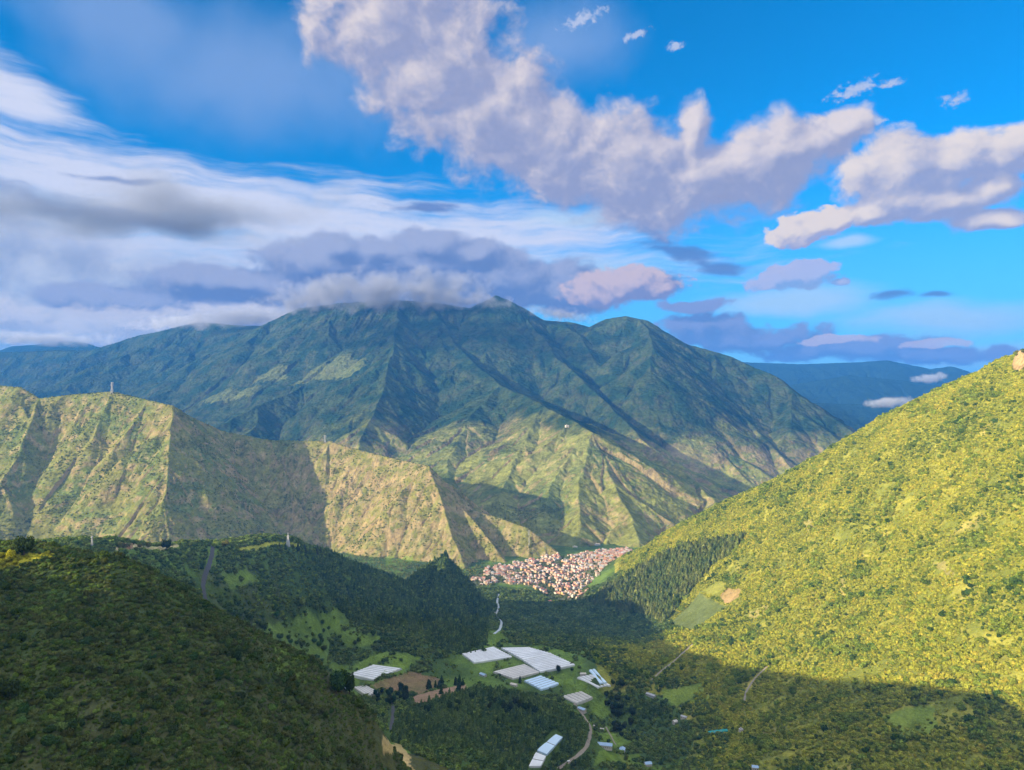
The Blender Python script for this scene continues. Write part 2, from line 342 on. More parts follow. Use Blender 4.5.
def height(x, y):
    """terrain height and region (0 near ground, 1 cliffy ridge, 2 big mountain, 3 far mountains)"""
    x = np.asarray(x, float); y = np.asarray(y, float)
    r = np.hypot(x, y)
    near = np.full(x.shape, -40.0)
    m = (y > -2500) & (y < 3600) & (np.abs(x) < 3600)
    xm, ym = x[m], y[m]
    t = tps(xm, ym)
    t += 3.5 * fbm(xm, ym, 120, 4) * sstep(15, 60, np.abs(t - 30) + 25) * np.where(t < 90, 0.25, 1.0) + 7.0 * fbm(xm, ym, 260, 3, off=3) * np.where(t < 95, 0.1, 1.0)
    # shallow gullies running down the sunlit slope
    sl_ = sstep(90, 200, t) * sstep(250, 500, xm)
    t += sl_ * 13.0 * fbm((ym * 0.86 - xm * 0.5) + 25 * fbm(xm, ym, 200, 2, off=15), (xm * 0.86 + ym * 0.5) * 0.16, 150, 4, ridged=True, off=5)
    # folds and hummocks on the near hill
    nh_ = sstep(340, 400, t) * sstep(-40, -110, xm) * sstep(720, 600, ym) * sstep(150, 240, ym)
    t += nh_ * (7.0 * fbm(ym + 0.35 * xm + 14 * fbm(xm, ym, 60, 2, off=16), xm * 0.22, 52, 4, ridged=True, off=6) + 3.0 * fbm(xm, ym, 24, 3, off=19))
    # the river's own bed
    floor = -6 + 10 * fbm(xm, ym, 900, 2)
    edge = sstep(3000, 3500, ym) + sstep(2500, 3300, np.abs(xm)) + sstep(-1500, -2400, ym)
    t = np.maximum(t, -8) * (1 - np.clip(edge, 0, 1)) + floor * np.clip(edge, 0, 1)
    near[m] = t
    # pointed wooded knoll above the gorge
    kn, _, _ = ridge_field(KNOLL, x, y, -60)
    kn += 6 * fbm(x, y, 60, 3)
    h = np.maximum(near, kn)
    reg = np.zeros(x.shape, np.int8)
    # warped coordinates make the flanks ragged
    wx = x + 45 * fbm(x, y, 420, 4, off=1.7); wy = y + 45 * fbm(x, y, 420, 4, off=8.1)
    mk = (y > 2100) & (y < 4600) & (x < 900)
    if mk.any():
        hm, arc, dd = ridge_field(MID, (x + 14 * fbm(x, y, 150, 4, off=1.7))[mk], (y + 14 * fbm(x, y, 150, 4, off=8.1))[mk], -60)
        rib = fbm(arc + 8 * fbm(x[mk], y[mk], 90, 2, off=21), dd * 0.14, 46, 4, gain=0.62, ridged=True)
        hm += (rib * 19 - 5) * sstep(12, 120, dd) + 5 * fbm(x[mk], y[mk], 45, 4) * sstep(0, 60, dd)
        # terraces of rock low on the cliff, scree skirts below
        base = near[mk]
        hh = np.where(hm > base, base + (hm - base), base)
        up = hm > h[mk]
        tmp = h[mk]; tmp[up] = hh[up]; h[mk] = tmp
        rr = reg[mk]; rr[up] = 1; reg[mk] = rr
    mk = (y > 2900) & (y < 13000)
    if mk.any():
        hm, arc, dd = ridge_field(MASS, wx[mk], wy[mk], -60)
        amp = sstep(10, 320, dd)
        rib = fbm(arc, dd * 0.2, 150, 4, gain=0.55, ridged=True)
        hm += 5 * fbm(x[mk], y[mk], 60, 3, off=37) + 9 * fbm(x[mk], y[mk], 95, 4, gain=0.65, ridged=True, off=39) * sstep(0, 200, dd) + (rib * 36 - 12) * amp + 15 * fbm(arc + 20 * fbm(x[mk], y[mk], 150, 2, off=31), dd * 0.15, 70, 3, gain=0.6, ridged=True) * sstep(0, 150, dd) + 12 * fbm(x[mk], y[mk], 130, 4) * sstep(0, 120, dd) + 30 * fbm(x[mk], y[mk], 700, 3) * sstep(0, 300, dd)
        up = hm > h[mk]
        tmp = h[mk]; tmp[up] = hm[up]; h[mk] = tmp
        rr = reg[mk]; rr[up] = 2; reg[mk] = rr
    mk = (y > 8000) & (y < 22000)
    if mk.any():
        hm, arc, dd = ridge_field(FAR, wx[mk] + 80 * fbm(x[mk], y[mk], 900, 3), wy[mk], -60)
        hm += (fbm(arc, dd * 0.25, 320, 4, ridged=True) * 60 - 20) * sstep(20, 500, dd) + 35 * fbm(x[mk], y[mk], 400, 4) * sstep(20, 300, dd)
        up = hm > h[mk]
        tmp = h[mk]; tmp[up] = hm[up]; h[mk] = tmp
        rr = reg[mk]; rr[up] = 3; reg[mk] = rr
    h = np.where(y < -40000, h, np.maximum(h, -45))
    return h, reg
KNOLL = [(np.array(PL((414,576,1800),(432,561,1880),(445,555,1900),(455,567,1900),(471,594,1880),(484,618,1860))), 1.5),
         (np.array(PL((445,555,1900),(438,592,1750),(440,640,1580))), 1.2)]

# ------------------------------------------------------------------ the ground sheet: one polar net around the viewer
def _azimuths():
    a = np.radians(np.r_[np.arange(-40, 40, 0.075 * QUAL)])
    lo = np.radians(np.arange(-180, -40, 1.0)); hi = np.radians(np.arange(40, 180, 1.0))
    return np.r_[lo, a, hi]
def _radii():
    def lg(a, b, step): return np.exp(np.arange(math.log(a), math.log(b), step * QUAL))
    return np.r_[lg(40, 220, 0.02), lg(220, 2300, 0.0042), np.arange(2300, 3500, 3.0 * QUAL), np.arange(3500, 7700, 7.0 * QUAL), np.arange(7700, 10200, 16 * QUAL), np.arange(10200, 16500, 34 * QUAL), lg(16500, 42000, 0.2), [42000.0]]
QUAL = 1.0
AZ = _azimuths(); RD = _radii()
NA, NR = len(AZ), len(RD)
GX = np.sin(AZ)[None, :] * RD[:, None]; GY = np.cos(AZ)[None, :] * RD[:, None]
def height_grid():
    Z = np.empty((NR, NA)); G = np.empty((NR, NA), np.int8)
    for i in range(0, NR, 60):
        z, g = height(GX[i:i + 60].ravel(), GY[i:i + 60].ravel())
        Z[i:i + 60] = z.reshape(-1, NA); G[i:i + 60] = g.reshape(-1, NA)
    return Z, G
GZ, GR = height_grid()

def ground(x, y):                                   # height of the built sheet
    x = np.atleast_1d(np.asarray(x, float)); y = np.atleast_1d(np.asarray(y, float))
    a = np.arctan2(x, y); r = np.hypot(x, y)
    i = np.clip(np.searchsorted(RD, r) - 1, 0, NR - 2); j = np.clip(np.searchsorted(AZ, a) - 1, 0, NA - 2)
    u = np.clip((r - RD[i]) / (RD[i + 1] - RD[i]), 0, 1); v = np.clip((a - AZ[j]) / (AZ[j + 1] - AZ[j]), 0, 1)
    return (GZ[i, j] * (1 - u) * (1 - v) + GZ[i + 1, j] * u * (1 - v) + GZ[i, j + 1] * (1 - u) * v + GZ[i + 1, j + 1] * u * v)

_SLOPE = (GZ - CZ) / RD[:, None]                    # tangent of the elevation seen from the viewer
_HMAX = np.maximum.accumulate(_SLOPE, axis=0)       # running skyline: what is in sight
def hit(px, py):
    """first ground point seen along a line of sight"""
    a = math.atan2((px - CX) / F, 1.0); j = int(np.clip(np.searchsorted(AZ, a), 0, NA - 1))
    s = (HY - py) / F * math.cos(a)
    i = int(np.searchsorted(_HMAX[:, j], s)); i = min(max(i, 1), NR - 1)
    s0, s1 = _SLOPE[i - 1, j], _SLOPE[i, j]; t = 0 if s1 == s0 else min(max((s - s0) / (s1 - s0), 0), 1)
    r = RD[i - 1] + t * (RD[i] - RD[i - 1])
    x, y = r * math.sin(a), r * math.cos(a)
    return np.array([x, y, float(ground(x, y)[0])])
def seen(x, y, z, slack=0.0):
    a = np.arctan2(x, y); r = np.hypot(x, y)
    i = np.clip(np.searchsorted(RD, r) - 2, 0, NR - 1); j = np.clip(np.searchsorted(AZ, a), 0, NA - 1)
    return (z + slack - CZ) / r >= _HMAX[i, j]

# ------------------------------------------------------------------ plan areas read off the place
def plan(pts):
    return np.array([hit(*p)[:2] for p in pts])
def inside(poly, x, y):
    r = np.zeros(x.shape, bool); n = len(poly); j = n - 1
    for i in range(n):
        xi, yi = poly[i]; xj, yj = poly[j]
        c = ((yi > y) != (yj > y)) & (x < (xj - xi) * (y - yi) / (yj - yi + 1e-12) + xi)
        r ^= c; j = i
    return r
A_PLANT = plan([(588,604),(606,588),(640,567),(668,552),(693,546),(744,535),(743,542),(711,567),(682,600),(663,625),(644,616),(614,609)])
A_GREYFIELD = plan([(665,626),(700,592),(728,606),(691,630)])
A_BROWNPLOT = plan([(718,596),(728,588),(741,589),(739,597),(726,604)])
A_LIMEPLOT = plan([(700,592),(719,580),(730,584),(717,597)])
A_SOIL = plan([(366,687),(411,671),(441,679),(439,687),(420,694),(402,692)])
A_SOIL_PINK = plan([(412,697),(431,691),(468,684),(468,691),(445,697),(424,709),(415,706)])
A_MEADOWS = [plan(p) for p in [[(477,665),(513,658),(524,665),(493,673)],[(545,677),(562,673),(582,684),(608,697),(612,712),(600,720),(588,705),(575,690),(558,684)],[(458,627),(500,631),(514,645),(482,650),(464,641)],
    [(272,668),(330,661),(372,655),(425,660),(405,668),(360,676),(303,684)],[(596,733),(616,730),(632,742),(600,744)],[(300,615),(345,600),(360,612),(318,630)],[(372,575),(386,555),(412,556),(405,568)],[(600,752),(640,752),(640,768),(590,768)],[(255,630),(290,618),(330,622),(330,640),(280,648)],[(332,628),(372,622),(382,640),(345,648)],[(392,600),(416,596),(421,612),(400,618)],[(222,575),(248,568),(258,582),(230,590)],[(660,690),(700,682),(712,700),(672,706)],[(880,716),(930,706),(945,725),(900,735)]]]
A_SCARS = [plan(q) for q in [[(802,521),(811,519),(815,529),(807,532)],[(838,574),(843,578),(847,603),(843,600)],[(748,613),(766,604),(770,607),(753,620)],[(932,563),(944,560),(956,575),(948,577)]]]
A_LITEARTH = plan([(113,548),(135,545),(180,543.5),(180,548),(150,551),(115,551)])  # pale earth strip, crest sunlight put into its colour
A_LITGRASS = plan([(238,547.5),(262,544.5),(300,544.5),(300,548),(262,549.5),(240,551)])  # lime grass strip, brightened to paint sunlight along the crest
A_LITGRASS2 = plan([(56,550),(98,548.5),(98,552),(58,554)])  # second grass strip with sunlight painted in
A_SUNPATCH = plan([(-10,557),(18,556),(52,554),(54,558),(30,563),(-10,571)])  # yellow grass on the near crest, sunlight painted into the colour
A_OCHRE = plan([(386,757),(394,738),(402,747),(415,757),(396,760)])
A_TOWN = plan([(468,577),(500,566),(540,558),(575,555),(605,551),(630,548),(628,553),(612,562),(598,572),(588,586),(585,600),(560,603),(545,599),(538,590),(520,584),(490,583),(476,589)])
A_FIELDS_FAR = [plan(p) for p in [[(292,384),(318,366),(352,354),(368,364),(350,376),(318,380)],[(200,402),(222,390),(262,386),(250,398)],[(250,386),(286,380),(288,370),(262,372)],[(520,470),(545,448),(590,438),(600,470),(560,500),(525,490)],[(676,445),(700,436),(716,470),(690,462)]]]
GH_QUADS = [plan(q) for q in [[(462,655),(493,648),(512,658),(474,664)],[(501,649),(528,648.5),(575,666),(540,674)],[(493,673),(524,665.5),(539,673.5),(513,681)],[(524,682),(540,677),(559,685),(541,692)],[(577,679),(592,676),(611,687),(598,690)],[(589,671),(595,670),(607,684),(600,686)],[(562,698),(582,693),(593,699),(577,706)]]]
FARM_ROUND = plan([(430,660),(470,640),(545,645),(600,665),(618,685),(600,705),(560,695),(500,690),(455,692)])

def shade_mix(c, t, col):
    return c + (np.array(col)[None] - c) * t[:, None]
def land_colour(x, y, z, reg, steep):
    """base colour of the bare land and its low cover"""
    n1 = fbm(x, y, 180, 4, off=2); n2 = fbm(x, y, 35, 3, off=6); n3 = fbm(x, y, 700, 3, off=9)
    c = np.tile(np.array(C_VALLEY), (len(x), 1))
    near = reg == 0
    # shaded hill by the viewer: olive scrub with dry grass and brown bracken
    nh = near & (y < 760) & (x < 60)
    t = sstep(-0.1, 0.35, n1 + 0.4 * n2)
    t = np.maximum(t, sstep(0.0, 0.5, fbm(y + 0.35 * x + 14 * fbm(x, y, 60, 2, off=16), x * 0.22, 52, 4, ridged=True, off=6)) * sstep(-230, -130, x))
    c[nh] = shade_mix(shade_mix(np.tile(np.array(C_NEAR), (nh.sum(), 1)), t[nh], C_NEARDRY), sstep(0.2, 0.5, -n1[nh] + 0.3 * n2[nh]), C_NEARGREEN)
    # sunlit slope
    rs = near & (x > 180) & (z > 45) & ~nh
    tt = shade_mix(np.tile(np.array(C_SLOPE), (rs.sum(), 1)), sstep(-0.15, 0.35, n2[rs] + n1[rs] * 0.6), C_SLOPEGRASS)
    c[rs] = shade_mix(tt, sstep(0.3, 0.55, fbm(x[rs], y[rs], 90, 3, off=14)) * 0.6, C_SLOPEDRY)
    vf = near & ~rs & ~nh
    c[vf] = shade_mix(shade_mix(c[vf], sstep(-0.05, 0.3, n1[vf]), C_GRASS), sstep(0.1, 0.45, n3[vf] + 0.5 * n2[vf]) * 0.6, C_NEARDRY)
    # cliffy ridge: dry grass, green hollows, bare earth on the steepest parts
    mr = reg == 1
    t = shade_mix(np.tile(np.array(C_RIDGE), (mr.sum(), 1)), sstep(-0.1, 0.3, n1[mr] + 0.7 * n2[mr]), C_RIDGEGREEN)
    t = shade_mix(t, 0.45 * sstep(-1150, -1400, x[mr]) * sstep(-0.4, 0.2, n1[mr]), C_RIDGEGREEN); t = shade_mix(t, 0.6 * sstep(-1150, -850, x[mr]) * sstep(-0.25, 0.25, n2[mr] + 0.5 * n1[mr]), C_CLIFF)
    c[mr] = shade_mix(t, sstep(0.95, 1.5, steep[mr] + 0.5 * n2[mr]) * 0.8, C_CLIFF)
    # big mountain: cloud forest above, pasture and scrub below, cliffs at the very foot
    mm = reg == 2
    n4 = fbm(x[mm], y[mm], 380, 5, gain=0.62, off=4)
    up = 0.14 * sstep(-0.2, 0.3, n1[mm]) + 0.86 * sstep(150, 560, z[mm] + 420 * n4 + 160 * n3[mm] + np.clip((y[mm] - 4900) * 0.16, -200, 350))
    low = shade_mix(np.tile(np.array(C_PASTURE), (mm.sum(), 1)), sstep(-0.05, 0.3, n4 + 0.5 * n1[mm]), C_RIDGEGREEN)
    low = shade_mix(low, sstep(0.72, 1.1, steep[mm] + 0.5 * n1[mm]) * 0.85, C_CLIFF)
    c[mm] = shade_mix(low, up, C_FOREST)
    fm = reg == 3
    c[fm] = np.array(C_FOREST) * 0.9
    # worked land, and crest patches with sunlight painted into their colour
    for poly in A_SCARS:
        m = inside(poly, x + 8 * n2, y + 8 * n1); c[m] = shade_mix(c[m], np.full(m.sum(), .55), (.34,.28,.11))
    for poly, col, w in [(A_GREYFIELD, (.10,.135,.055), .9), (A_LIMEPLOT, (.19,.205,.04), .85), (A_BROWNPLOT, (.34,.23,.11), .95), (A_SOIL, (.20,.135,.075), 1), (A_SOIL_PINK, (.30,.19,.125), 1), (A_OCHRE, (.42,.31,.14), 1), (A_LITEARTH, (.46,.38,.20), .95), (A_LITGRASS, (.30,.30,.045), .95), (A_LITGRASS2, (.30,.29,.04), .9), (A_SUNPATCH, (.36,.33,.03), .95), (A_TOWN, (.17,.16,.10), .6)] \
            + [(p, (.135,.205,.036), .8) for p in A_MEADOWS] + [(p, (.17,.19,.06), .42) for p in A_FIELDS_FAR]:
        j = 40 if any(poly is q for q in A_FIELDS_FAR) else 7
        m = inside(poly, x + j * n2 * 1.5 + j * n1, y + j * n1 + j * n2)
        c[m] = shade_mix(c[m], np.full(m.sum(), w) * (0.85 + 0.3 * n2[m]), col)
    return np.clip(c * (1 + 0.25 * n2 + 0.12 * n1)[:, None], 0.004, 0.8)

C_VALLEY = (.065,.105,.028); C_GRASS = (.115,.18,.036)
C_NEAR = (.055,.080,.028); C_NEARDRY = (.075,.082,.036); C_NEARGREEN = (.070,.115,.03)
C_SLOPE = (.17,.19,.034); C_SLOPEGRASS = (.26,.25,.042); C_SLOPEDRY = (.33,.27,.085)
C_RIDGE = (.165,.168,.048); C_RIDGEGREEN = (.10,.13,.036); C_CLIFF = (.26,.195,.10)
C_PASTURE = (.16,.172,.045); C_FOREST = (.015,.034,.017)  # forest green, darkened further to carry cloud shadow on the upper mountain

def mat(name, col=None, rough=0.85, spec=0.2):
    m = bpy.data.materials.new(name); m.use_nodes = True
    b = m.node_tree.nodes['Principled BSDF']; b.inputs['Roughness'].default_value = rough; b.inputs['Specular IOR Level'].default_value = spec
    if col is not None: b.inputs['Base Color'].default_value = (*col, 1)
    return m
def mottled(name, col, amt, scale, rough=0.85, spec=0.2):
    """plain colour with uneven wear"""
    m = mat(name, col, rough, spec); n = NB(m.node_tree); b = m.node_tree.nodes['Principled BSDF']
    pos = n.new('ShaderNodeNewGeometry').outputs['Position']
    f = n.noise(pos, scale, 5, 0.65).outputs['Fac']
    k = n.m('MULTIPLY_ADD', n.m('SUBTRACT', f, 0.5), amt * 2, 1.0)
    n.t.links.new(n.v('SCALE', (*col,), k), b.inputs['Base Color'])
    return m
def land_material(name, grain, contrast, bump, bscale):
    m = mat(name, None, 1.0, 0.0); n = NB(m.node_tree); b = m.node_tree.nodes['Principled BSDF']
    at = n.new('ShaderNodeAttribute', attribute_name='land').outputs['Color']
    pos = n.new('ShaderNodeNewGeometry').outputs['Position']
    f1 = n.noise(pos, 1.0 / grain, 5, 0.7).outputs['Fac']; f2 = n.noise(pos, 0.23 / grain, 4, 0.6).outputs['Fac']
    k = n.m('MULTIPLY_ADD', n.m('SUBTRACT', n.m('ADD', f1, f2), 1.0), contrast, 1.0)
    k = n.m('MAXIMUM', k, 0.25)
    n.t.links.new(n.v('SCALE', at, k), b.inputs['Base Color'])
    vo = n.new('ShaderNodeTexVoronoi', feature='SMOOTH_F1'); n.put(vo.inputs['Vector'], pos); vo.inputs['Scale'].default_value = 1.0 / bscale
    hgt = n.m('SUBTRACT', n.noise(pos, 0.6 / bscale, 4, 0.6).outputs['Fac'], n.m('MULTIPLY', vo.outputs['Distance'], 0.5))
    bu = n.new('ShaderNodeBump'); bu.inputs['Strength'].default_value = 0.9; bu.inputs['Distance'].default_value = bump
    n.put(bu.inputs['Height'], hgt); n.t.links.new(bu.outputs[0], b.inputs['Normal'])
    return m
M_NEAR = land_material('scrubland', 3.0, 1.1, 2.5, 4.0)
M_RIDGE = land_material('dry_ridge_land', 9.0, 1.3, 7.0, 14.0)
M_MASS = land_material('mountain_land', 22.0, 1.7, 22.0, 30.0)

def tag(o, label=None, cat=None, group=None, kind=None):
    for k, v in (('label', label), ('category', cat), ('group', group), ('kind', kind)):
        if v: o[k] = v
    return o

# region of every vertex of the sheet -> one sheet of land per hill or mountain
steep = np.hypot(np.gradient(GZ, axis=0) / np.maximum(np.gradient(RD)[:, None], .1), np.gradient(GZ, axis=1) / (np.gradient(AZ)[None] * RD[:, None] + .01))
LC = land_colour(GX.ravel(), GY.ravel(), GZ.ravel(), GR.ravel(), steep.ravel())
XX, YY, ZZ = GX, GY, GZ
ID = np.zeros(GZ.shape, np.int8)                    # 0 valley
g0 = GR == 0
ID[g0 & (YY < 760) & (XX < -20 - 0.0 * YY) & (ZZ > 330)] = 1
ID[g0 & (YY >= 640) & (YY < 2050) & (XX < -100) & (ZZ > 112) & (ID == 0)] = 2
ID[g0 & (XX > 200) & (ZZ > 60) & (YY < 2800)] = 3
ID[GR == 1] = 4
ID[(GR == 2)] = 5
ID[(GR == 3)] = 6
NAMES = [('valley_ground', 'green valley floor around the white greenhouses and the town', M_NEAR), ('hill', 'dark scrubby hill in shade, the one sloping down past the viewer', M_NEAR),
         ('hill', 'shaded wooded hill with a road and a tower on its crest', M_NEAR), ('hill', 'long sunlit yellow-green slope with a stand of pines', M_NEAR),
         ('ridge', 'dry sunlit ridge with gullied cliffs above the town', M_RIDGE), ('mountain', 'big forested mountain with cloud along its crest', M_MASS), ('mountain', 'far hazy blue mountains beyond the others', M_MASS)]
fid = ID[:-1, :-1]
quad0 = (np.arange(NR - 1)[:, None] * NA + np.arange(NA - 1)[None, :])
ALLV = np.stack([GX, GY, GZ], -1).reshape(-1, 3)
def grid_mesh(name, sel, material, closing=False):
    q0 = quad0[sel].ravel()
    q = np.stack([q0, q0 + 1, q0 + NA + 1, q0 + NA], -1)
    u, inv = np.unique(q, return_inverse=True); inv = inv.reshape(q.shape).astype(np.int32)
    me = bpy.data.meshes.new(name); me.vertices.add(len(u)); me.vertices.foreach_set('co', ALLV[u].astype(np.float32).ravel())
    me.loops.add(inv.size); me.loops.foreach_set('vertex_index', inv.ravel())
    me.polygons.add(len(q)); me.polygons.foreach_set('loop_start', np.arange(0, inv.size, 4, dtype=np.int32))
    me.polygons.foreach_set('use_smooth', np.ones(len(q), bool))
    me.update(calc_edges=True)
    ca = me.color_attributes.new('land', 'FLOAT_COLOR', 'POINT')
    ca.data.foreach_set('color', np.c_[LC[u], np.ones(len(u))].astype(np.float32).ravel())
    me.materials.append(material)
    o = bpy.data.objects.new(name, me); COL.objects.link(o)
    return o
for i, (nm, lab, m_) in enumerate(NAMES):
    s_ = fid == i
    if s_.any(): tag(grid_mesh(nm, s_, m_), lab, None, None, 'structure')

# ground kept clear of bushes: roads, river, yards round buildings
CLEAR_LINES = [([(499,594),(497,602),(499,608),(495,615),(502,622),(500,630),(494,634)], 9), ([(213,547),(212,556),(209,566),(205,576),(203,585),(205,594),(206,600)], 8),
    ([(574,704),(584,716),(591,727),(590,738),(587,748),(577,757),(566,764),(558,769)], 7), ([(606,727),(611,736),(616,745)], 4), ([(393,706),(392,716),(391,726),(387,737),(384,748),(384,757)], 7),
    ([(694,643),(684,652),(672,663),(660,672),(652,680)], 4), ([(770,664),(760,673),(752,682),(746,692),(744,702)], 4), ([(556,737),(545,756),(534,770)], 22), ([(592,747),(625,751)], 15),
    ([(345,679),(402,668)], 22), ([(354,693),(378,696)], 16), ([(338,686),(350,685)], 10), ([(570,704),(592,697)], 14), ([(575,712),(590,711)], 9), ([(708,733),(728,731)], 8)]
CLEAR_SPOTS = [((675,723),10), ((684,718),10), ((651,696),14), ((741,731),8), ((648,766),10), ((755,769),9), ((602,730),7), ((550,602),12), ((583,675),12), ((569,762),8), ((127,547),14), ((514,686),10), ((288,546),9)]
_CL = [(np.array([hit(*p)[:2] for p in l]), w) for l, w in CLEAR_LINES]; _CS = [(hit(*p)[:2], r) for p, r in CLEAR_SPOTS]
def clear_ground(x, y):
    k = np.zeros(x.shape, bool)
    for L, w in _CL:
        for a, b in zip(L[:-1], L[1:]):
            e = b - a; t = np.clip(((x - a[0]) * e[0] + (y - a[1]) * e[1]) / (e @ e + 1e-9), 0, 1)
            k |= np.hypot(x - a[0] - t * e[0], y - a[1] - t * e[1]) < w * 0.5 + 3.0
    for c, r in _CS: k |= np.hypot(x - c[0], y - c[1]) < r
    return k

# ------------------------------------------------------------------ foliage
def leaf_material(name, trans=0.25):
    m = bpy.data.materials.new(name); m.use_nodes = True; n = NB(m.node_tree); nt = m.node_tree; nt.nodes.clear()
    tint = n.new('ShaderNodeAttribute', attribute_name='tint', attribute_type='INSTANCER').outputs['Color']
    var = n.new('ShaderNodeAttribute', attribute_name='leafvar').outputs['Fac']
    col = n.v('SCALE', tint, var)
    d = n.new('ShaderNodeBsdfDiffuse'); n.put(d.inputs['Color'], col)
    t = n.new('ShaderNodeBsdfTranslucent'); n.put(t.inputs['Color'], n.v('MULTIPLY', col, (1.1, 1.15, 0.6)))
    mx = n.new('ShaderNodeMixShader'); mx.inputs[0].default_value = trans
    nt.links.new(d.outputs[0], mx.inputs[1]); nt.links.new(t.outputs[0], mx.inputs[2])
    o = n.new('ShaderNodeOutputMaterial'); nt.links.new(mx.outputs[0], o.inputs[0])
    return m
M_LEAF = leaf_material('leaves'); M_NEEDLE = leaf_material('needles', 0.12)
M_BARK = mottled('bark', (.11, .085, .06), 0.4, 2.0, 0.95, 0.05)

def cards_mesh(name, cen, nor, size, rng, material, aspect=1.0):
    n = len(cen)
    nor = nor + rng.normal(0, 0.35, (n, 3)); nor /= np.linalg.norm(nor, axis=1)[:, None] + 1e-9
    up = rng.normal(0, 1, (n, 3)); t = np.cross(nor, up); t /= np.linalg.norm(t, axis=1)[:, None] + 1e-9; b = np.cross(nor, t)
    s = size[:, None]
    pts = []
    for k in range(5):                               # a five-sided leaf spray, not a square
        a = 2 * math.pi * k / 5; rr = rng.uniform(0.65, 1.15, (n, 1))
        pts.append(cen + s * rr * (math.cos(a) * t + math.sin(a) * b * aspect) - nor * s * 0.25 * rng.uniform(0, 1, (n, 1)))
    v = np.stack(pts, 1).reshape(-1, 3)
    me = bpy.data.meshes.new(name); me.vertices.add(len(v)); me.vertices.foreach_set('co', v.astype(np.float32).ravel())
    me.loops.add(len(v)); me.loops.foreach_set('vertex_index', np.arange(len(v), dtype=np.int32))
    me.polygons.add(n); me.polygons.foreach_set('loop_start', np.arange(0, len(v), 5, dtype=np.int32))
    me.update(calc_edges=True)
    at = me.attributes.new('leafvar', 'FLOAT', 'POINT'); at.data.foreach_set('value', np.repeat(rng.uniform(0.62, 1.38, n), 5).astype(np.float32))
    me.materials.append(material)
    return me
def crown_mesh(name, seed, nleaf, lobes=5, flat=0.85, leaf=0.20, lift=0.45):
    """uneven rounded crown of radius about 1 standing on z = 0"""
    rng = np.random.default_rng(seed); C, N, S = [], [], []
    for k in range(lobes):
        a = rng.uniform(0, 2 * np.pi); d = rng.uniform(0.25, 0.62) if k else 0.0
        c = np.array([d * math.cos(a), d * math.sin(a), lift + rng.uniform(-0.15, 0.45) * flat]); r = rng.uniform(0.38, 0.66)
        m = nleaf // lobes; u = rng.normal(0, 1, (m, 3)); u /= np.linalg.norm(u, axis=1)[:, None]
        rr = r * rng.uniform(0.72, 1.12, (m, 1))
        p = c + u * rr * np.array([1, 1, flat]); keep = p[:, 2] > -0.05
        C.append(p[keep]); N.append(u[keep]); S.append(np.full(keep.sum(), leaf) * rng.uniform(0.7, 1.3, keep.sum()))
    return cards_mesh(name, np.concatenate(C), np.concatenate(N), np.concatenate(S), rng, M_LEAF)
def conifer_mesh(name, seed, nleaf, width=0.22, bare=0.12, ragged=0.2):
    """tall narrow crown, height 1"""
    rng = np.random.default_rng(seed); z = bare + (1 - bare) * rng.uniform(0, 1, nleaf) ** 1.15
    tier = 0.75 + 0.25 * np.cos(z * 2 * np.pi * rng.uniform(5, 7))
    w = width * ((1 - z) / (1 - bare)) ** 0.75 * tier + 0.012
    a = rng.uniform(0, 2 * np.pi, nleaf); lean = 1 + ragged * np.sin(a * 2 + z * 9 + seed)
    r = w * lean * np.sqrt(rng.uniform(0.3, 1, nleaf))
    c = np.c_[r * np.cos(a), r * np.sin(a), z - 0.05 * r / width]; nn = np.c_[np.cos(a), np.sin(a), np.full(nleaf, 0.55)]
    return cards_mesh(name, c, nn, (0.045 + 0.05 * (1 - z)) * rng.uniform(0.7, 1.3, nleaf), rng, M_NEEDLE, 0.8)
def tube_mesh(name, pts, rad_, material, sides=7):
    vs, fs = [], []
    for i, (p, r) in enumerate(zip(pts, rad_)):
        for k in range(sides):
            a = 2 * math.pi * k / sides; vs.append((p[0] + r * math.cos(a), p[1] + r * math.sin(a), p[2]))
    for i in range(len(pts) - 1):
        for k in range(sides):
            fs.append((i * sides + k, i * sides + (k + 1) % sides, (i + 1) * sides + (k + 1) % sides, (i + 1) * sides + k))
    me = bpy.data.meshes.new(name); me.from_pydata(vs, [], fs); me.materials.append(material); me.update()
    return me
def trunk_mesh(seed, h, r):
    rng = np.random.default_rng(seed)
    pts = [(rng.normal(0, .02) * h * t, rng.normal(0, .02) * h * t, h * t) for t in (-0.12, 0.15, 0.4, 0.7, 1.0)]
    return tube_mesh('trunk', pts, [r * 1.35, r * 1.05, r * 0.85, r * 0.65, r * 0.35], M_BARK)

